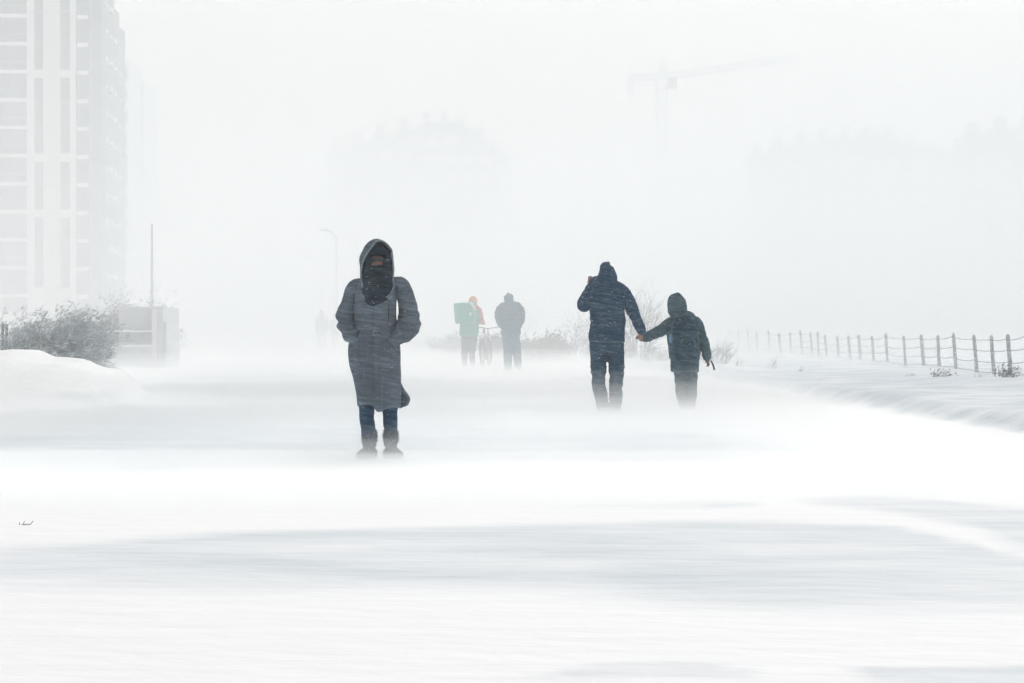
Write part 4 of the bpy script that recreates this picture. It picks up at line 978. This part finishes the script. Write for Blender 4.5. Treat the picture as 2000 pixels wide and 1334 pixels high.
# delivery bag
bg_ = empty('delivery_bag', (p.x(909) + p.root_x, p.D - .34, p.z(612))); bg_.rotation_euler = (R(2), R(-3), R(-8))
tag(bg_, 'boxy green insulated delivery bag with pale tag on the back of the courier', 'bag')
CGB = cloth('green_bag', (.008, .36, .25), .14, 100, seed=41, lift=.5)
mb = MB(); bm_ = bmesh.new(); bmesh.ops.create_cube(bm_, size=1); bmesh.ops.scale(bm_, vec=(.53, .36, .53), verts=bm_.verts); bmesh.ops.bevel(bm_, geom=bm_.edges[:], offset=.03, segments=3, affect='EDGES')
mb.add([v.co[:] for v in bm_.verts], [[v.index for v in f.verts] for f in bm_.faces]); bm_.free()
sculpt('bag_body', mb, CGB, bg_, .012, 2, lambda q, n: .014 * nz3(q, 4, 4, 4) + .006 * ridge(q, 3, 3, 9, 2))
mb = MB(); bm_ = bmesh.new(); bmesh.ops.create_cube(bm_, size=1); bmesh.ops.scale(bm_, vec=(.56, .39, .10), verts=bm_.verts); bmesh.ops.bevel(bm_, geom=bm_.edges[:], offset=.02, segments=2, affect='EDGES')
mb.add([(v.co.x, v.co.y, v.co.z + .235) for v in bm_.verts], [[v.index for v in f.verts] for f in bm_.faces]); bm_.free()
sculpt('lid_flap', mb, CGB, bg_, .012, 1, lambda q, n: .008 * nz3(q, 5, 5, 5))
def slab8(mb, pts, t=.004):
    """thin strip through 4 corner points, given thickness along y"""
    mb.add([(a, b_ - t, c) for a, b_, c in pts] + [(a, b_ + t, c) for a, b_, c in pts], [(0,1,2,3), (7,6,5,4), (0,4,5,1), (1,5,6,2), (2,6,7,3), (3,7,4,0)]); return mb
white = plain('white_webbing', (.75, .77, .76), .7, .04, 20)
slab8(MB(), [(.17, -.205, .275), (.235, -.205, .285), (.345, -.19, .09), (.30, -.20, .07)], .008).build('reflective_strap', white, bg_)
mb = MB(); ell(mb, (.17, -.20, -.02), (.035, .012, .05)); mb.build('tag_patch', plain('mint_patch', (.45, .72, .62), .7, .05, 20), bg_, True)
for x in (-.255, .25): MB().path([(x, -.185, .2), (x, -.19, 0), (x, -.185, -.24)], .006, 5).build('edge_piping', CGB, bg_, True)
for x in (-.10, .18): MB().path([(x, .17, .24), (x, .23, .16), (x, .22, -.05), (x, .17, -.2)], .018, 6).build('shoulder_strap', CGB, bg_, True)
# bicycle
by = empty('bicycle', (at(949, p.D + .25), p.D + .25, 0), R(81)); tag(by, 'dark bicycle pushed along by the courier beside the puffy jacket', 'bicycle')
BM = plain('black_bike_paint', (.025, .03, .035), .4, .1, 10, snow=.15); BR = plain('bike_rubber', (.03, .033, .036), .9, .1, 20, snow=.35); BA = plain('bike_alloy', (.3, .32, .34), .35, .05, 10, metal=.7)
RW = .34
def circ(c, r, n=28): return [(c[0] + r * math.cos(2*math.pi*k/n), c[1], c[2] + r * math.sin(2*math.pi*k/n)) for k in range(n + 1)]
for wx in (-.53, .53):
    wh = MB().path(circ((wx, 0, RW), RW - .04), .010, 6).build('wheel', BA, by, True)
    MB().path(circ((wx, 0, RW), RW - .02), .033, 8).build('tyre', BR, wh, True)
    MB().path([(wx, -.05, RW), (wx, .05, RW)], .022, 8).build('hub', BA, wh, True)
    m_ = MB()
    for k in range(24):
        a = 2 * math.pi * k / 24; m_.bar((wx, .025 * (-1) ** k, RW), (wx + (RW - .045) * math.cos(a), 0, RW + (RW - .045) * math.sin(a)), .0013, n=3)
    m_.build('spokes', BA, wh)
m_ = MB(); BBk = (-.10, 0, .28); HT = (.36, 0, .80); ST = (-.22, 0, .78); HB_ = (.38, 0, .66)
for a, b_, r in ((BBk, HB_, .019), (ST, HT, .016), (BBk, ST, .017), (HB_, HT, .020)): m_.path([a, b_], r, 8)
for e in (-.045, .045): m_.path([(-.10, e * .5, .28), (-.53, e, RW)], .009, 6); m_.path([(-.22, e * .4, .74), (-.53, e, RW)], .008, 6)
m_.build('frame', BM, by, True)
m_ = MB()
for e in (-.05, .05): m_.path([(.39, e * .6, .64), (.44, e, .56), (.53, e, RW)], .012, 6)
m_.path([(.385, 0, .64), (.345, 0, .92), (.33, 0, 1.0)], .014, 8); m_.build('fork', BM, by, True)
hbm = MB().path([(.25, -.31, 1.05), (.33, -.22, 1.03), (.36, 0, 1.0), (.33, .22, 1.03), (.25, .31, 1.05)], .012, 8).build('handlebar', BM, by, True)
for e in (-1, 1): MB().path([(.20, e * .335, 1.06), (.28, e * .28, 1.045)], .019, 8).build('grip', BR, hbm, True); MB().path([(.30, e * .2, 1.01), (.38, e * .28, .99)], .006, 5).build('brake_lever', BA, hbm, True)
MB().path([(-.22, 0, .76), (-.25, 0, .92)], .013, 8).build('seat_post', BA, by, True)
mb = MB(); tube(mb, [(-.12, 0, .93, .02, .018), (-.22, 0, .935, .035, .022), (-.34, 0, .94, .07, .028), (-.38, 0, .94, .07, .022)], 12, 3); ob = mb.build('saddle', BR, by, True)
cr_ = MB().path(circ((-.10, .045, .28), .085, 20), .006, 5).build('chainring', BA, by, True)
for e in (1, -1):
    MB().path([(-.10, e * .05, .28), (-.10 + e * .10, e * .06, .28 - e * .13)], .009, 6).build('crank_arm', BA, cr_, True)
    part('pedal', BR, cr_, (-.15 + e * .10, -.05 + e * .11, e * .065 if e > 0 else -.165, .165 if e > 0 else -.065, .27 - e * .13 - .012, .27 - e * .13 + .012)) if False else MB().box(-.10 + e * .10 - .045, -.10 + e * .10 + .045, min(e * .065, e * .165), max(e * .065, e * .165), .28 - e * .13 - .012, .28 - e * .13 + .012).build('pedal', BR, cr_)
m_ = MB()
m_.path([(-.53 + (RW + .03) * math.cos(a), 0, RW + (RW + .035) * math.sin(a)) for a in np.linspace(.2, 3.3, 16)], .035, 6); m_.build('mudguard', BM, by, True)
mb = MB(); tube(mb, [(-.62, 0, .72, .16, .10), (-.50, 0, .76, .17, .12), (-.38, 0, .72, .14, .10)], 12, 2)
sculpt('rear_rack', MB().box(-.72, -.36, -.06, .06, .715, .74), BM, by, .012, 0)

# ---------------------------------------------------------------- far walkers fading out
def far_walker(px, D, ytop, label, seed):
    h = zat(ytop, D); k = h / 1.8; o = empty('person', (at(px, D), D, 0)); tag(o, label, 'person', 'people walking through the blizzard')
    rnd = random.Random(seed); mt = cloth('far_coat', (.03, .04, .05), .2, 60, seed=seed)
    mb = MB(); hc = (0, -.02, 1.68 * k); head(mb, hc, -1, k); tube(mb, [(0, 0, 1.58 * k, .05, .05), (0, 0, 1.45 * k, .06, .06)])
    for e in (-1, 1): tube(mb, [(e * .2 * k, 0, 1.42 * k, .05, .05), (e * .26 * k, .02, 1.12 * k, .04, .04), (e * .22 * k, -.08, .9 * k, .03, .03)]); fingers(mb, (e * .22 * k, -.08, .88 * k), (0, 0, -1), (-e, 0, 0), .17, .4); tube(mb, [(e * .1, 0, .9 * k, .08, .08), (e * .1, e * .08, .5 * k, .06, .06), (e * .1, e * .14, .06, .04, .04)])
    tube(mb, [(0, 0, 1.4 * k, .16, .1), (0, 0, 1.1 * k, .14, .1), (0, 0, .85 * k, .15, .11)])
    sculpt('body', mb, M['skin'], o, .016, 1)
    mb = MB(); tube(mb, [(0, 0, 1.5 * k, .10, .09), (0, 0, 1.42 * k, .22, .13), (0, 0, 1.1 * k, .20, .15), (0, 0, .8 * k, .22, .16), (0, 0, .6 * k, .23, .17)], 20, 3, True, False)
    for e in (-1, 1): tube(mb, [(e * .2 * k, 0, 1.42 * k, .08, .08), (e * .27 * k, .02, 1.12 * k, .07, .07), (e * .22 * k, -.08, .92 * k, .055, .055)])
    sculpt('coat', mb, mt, o, .016, 3, lambda q, n: .012 * nz3(q, 6, 6, 6))
    mb = MB(); ell(mb, (0, 0, 1.70 * k), (.12 * k, .13 * k, .15 * k)); tube(mb, [(0, 0, 1.6 * k, .11, .11), (0, 0, 1.5 * k, .12, .11)]); sculpt('hood', mb, mt, o, .016, 2)
    mb = MB()
    for e in (-1, 1): tube(mb, [(e * .1, 0, .9 * k, .1, .1), (e * .1, e * .08, .5 * k, .08, .08), (e * .1, e * .14, .08, .06, .06)])
    sculpt('trousers', mb, mt, o, .016, 2)
far_walker(628, 132, 608, 'faint distant walker on the open path, clear of the hooded woman', 3)
far_walker(655, 140, 613, 'faint distant walker showing just past the elbow of the hooded woman', 4)

# ---------------------------------------------------------------- snow in the air
m_ = MB(); rnd = random.Random(11); tl = math.tan(R(9))
vs = []; fs = []
for k in range(22000):
    y = rnd.uniform(15, 64); x = rnd.uniform(-.2, .2) * y * 1.05; z = rnd.uniform(.02, 1) ** 1.0 * 2.6
    L = rnd.uniform(.0015, .0065) * (1 + y / 90); r = rnd.uniform(.0005, .0012) * (1 + y / 90)
    c = Vector((x, y, z)); a = Vector((1, rnd.uniform(-.3, .3), -tl + rnd.gauss(0, .15))).normalized() * L
    u = Vector((0, 0, r)); v = Vector((0, r, 0)); n = len(vs)
    vs += [c - a, c + u, c + v, c - u, c - v, c + a]
    fs += [(n, n+1, n+2), (n, n+2, n+3), (n, n+3, n+4), (n, n+4, n+1), (n+5, n+2, n+1), (n+5, n+3, n+2), (n+5, n+4, n+3), (n+5, n+1, n+4)]
m_.add(vs, fs)
fm, t = mat_new('airborne_snow')
b1 = N(t, 'ShaderNodeBsdfDiffuse'); b1.inputs[0].default_value = (.98, .98, .98, 1); b2 = N(t, 'ShaderNodeBsdfTranslucent'); b2.inputs[0].default_value = (.98, .98, .98, 1)
mxs = N(t, 'ShaderNodeMixShader'); o = N(t, 'ShaderNodeOutputMaterial'); t.links.new(b1.outputs[0], mxs.inputs[1]); t.links.new(b2.outputs[0], mxs.inputs[2]); t.links.new(mxs.outputs[0], o.inputs['Surface'])
tag(m_.build('blowing_snow', fm), kind='stuff')
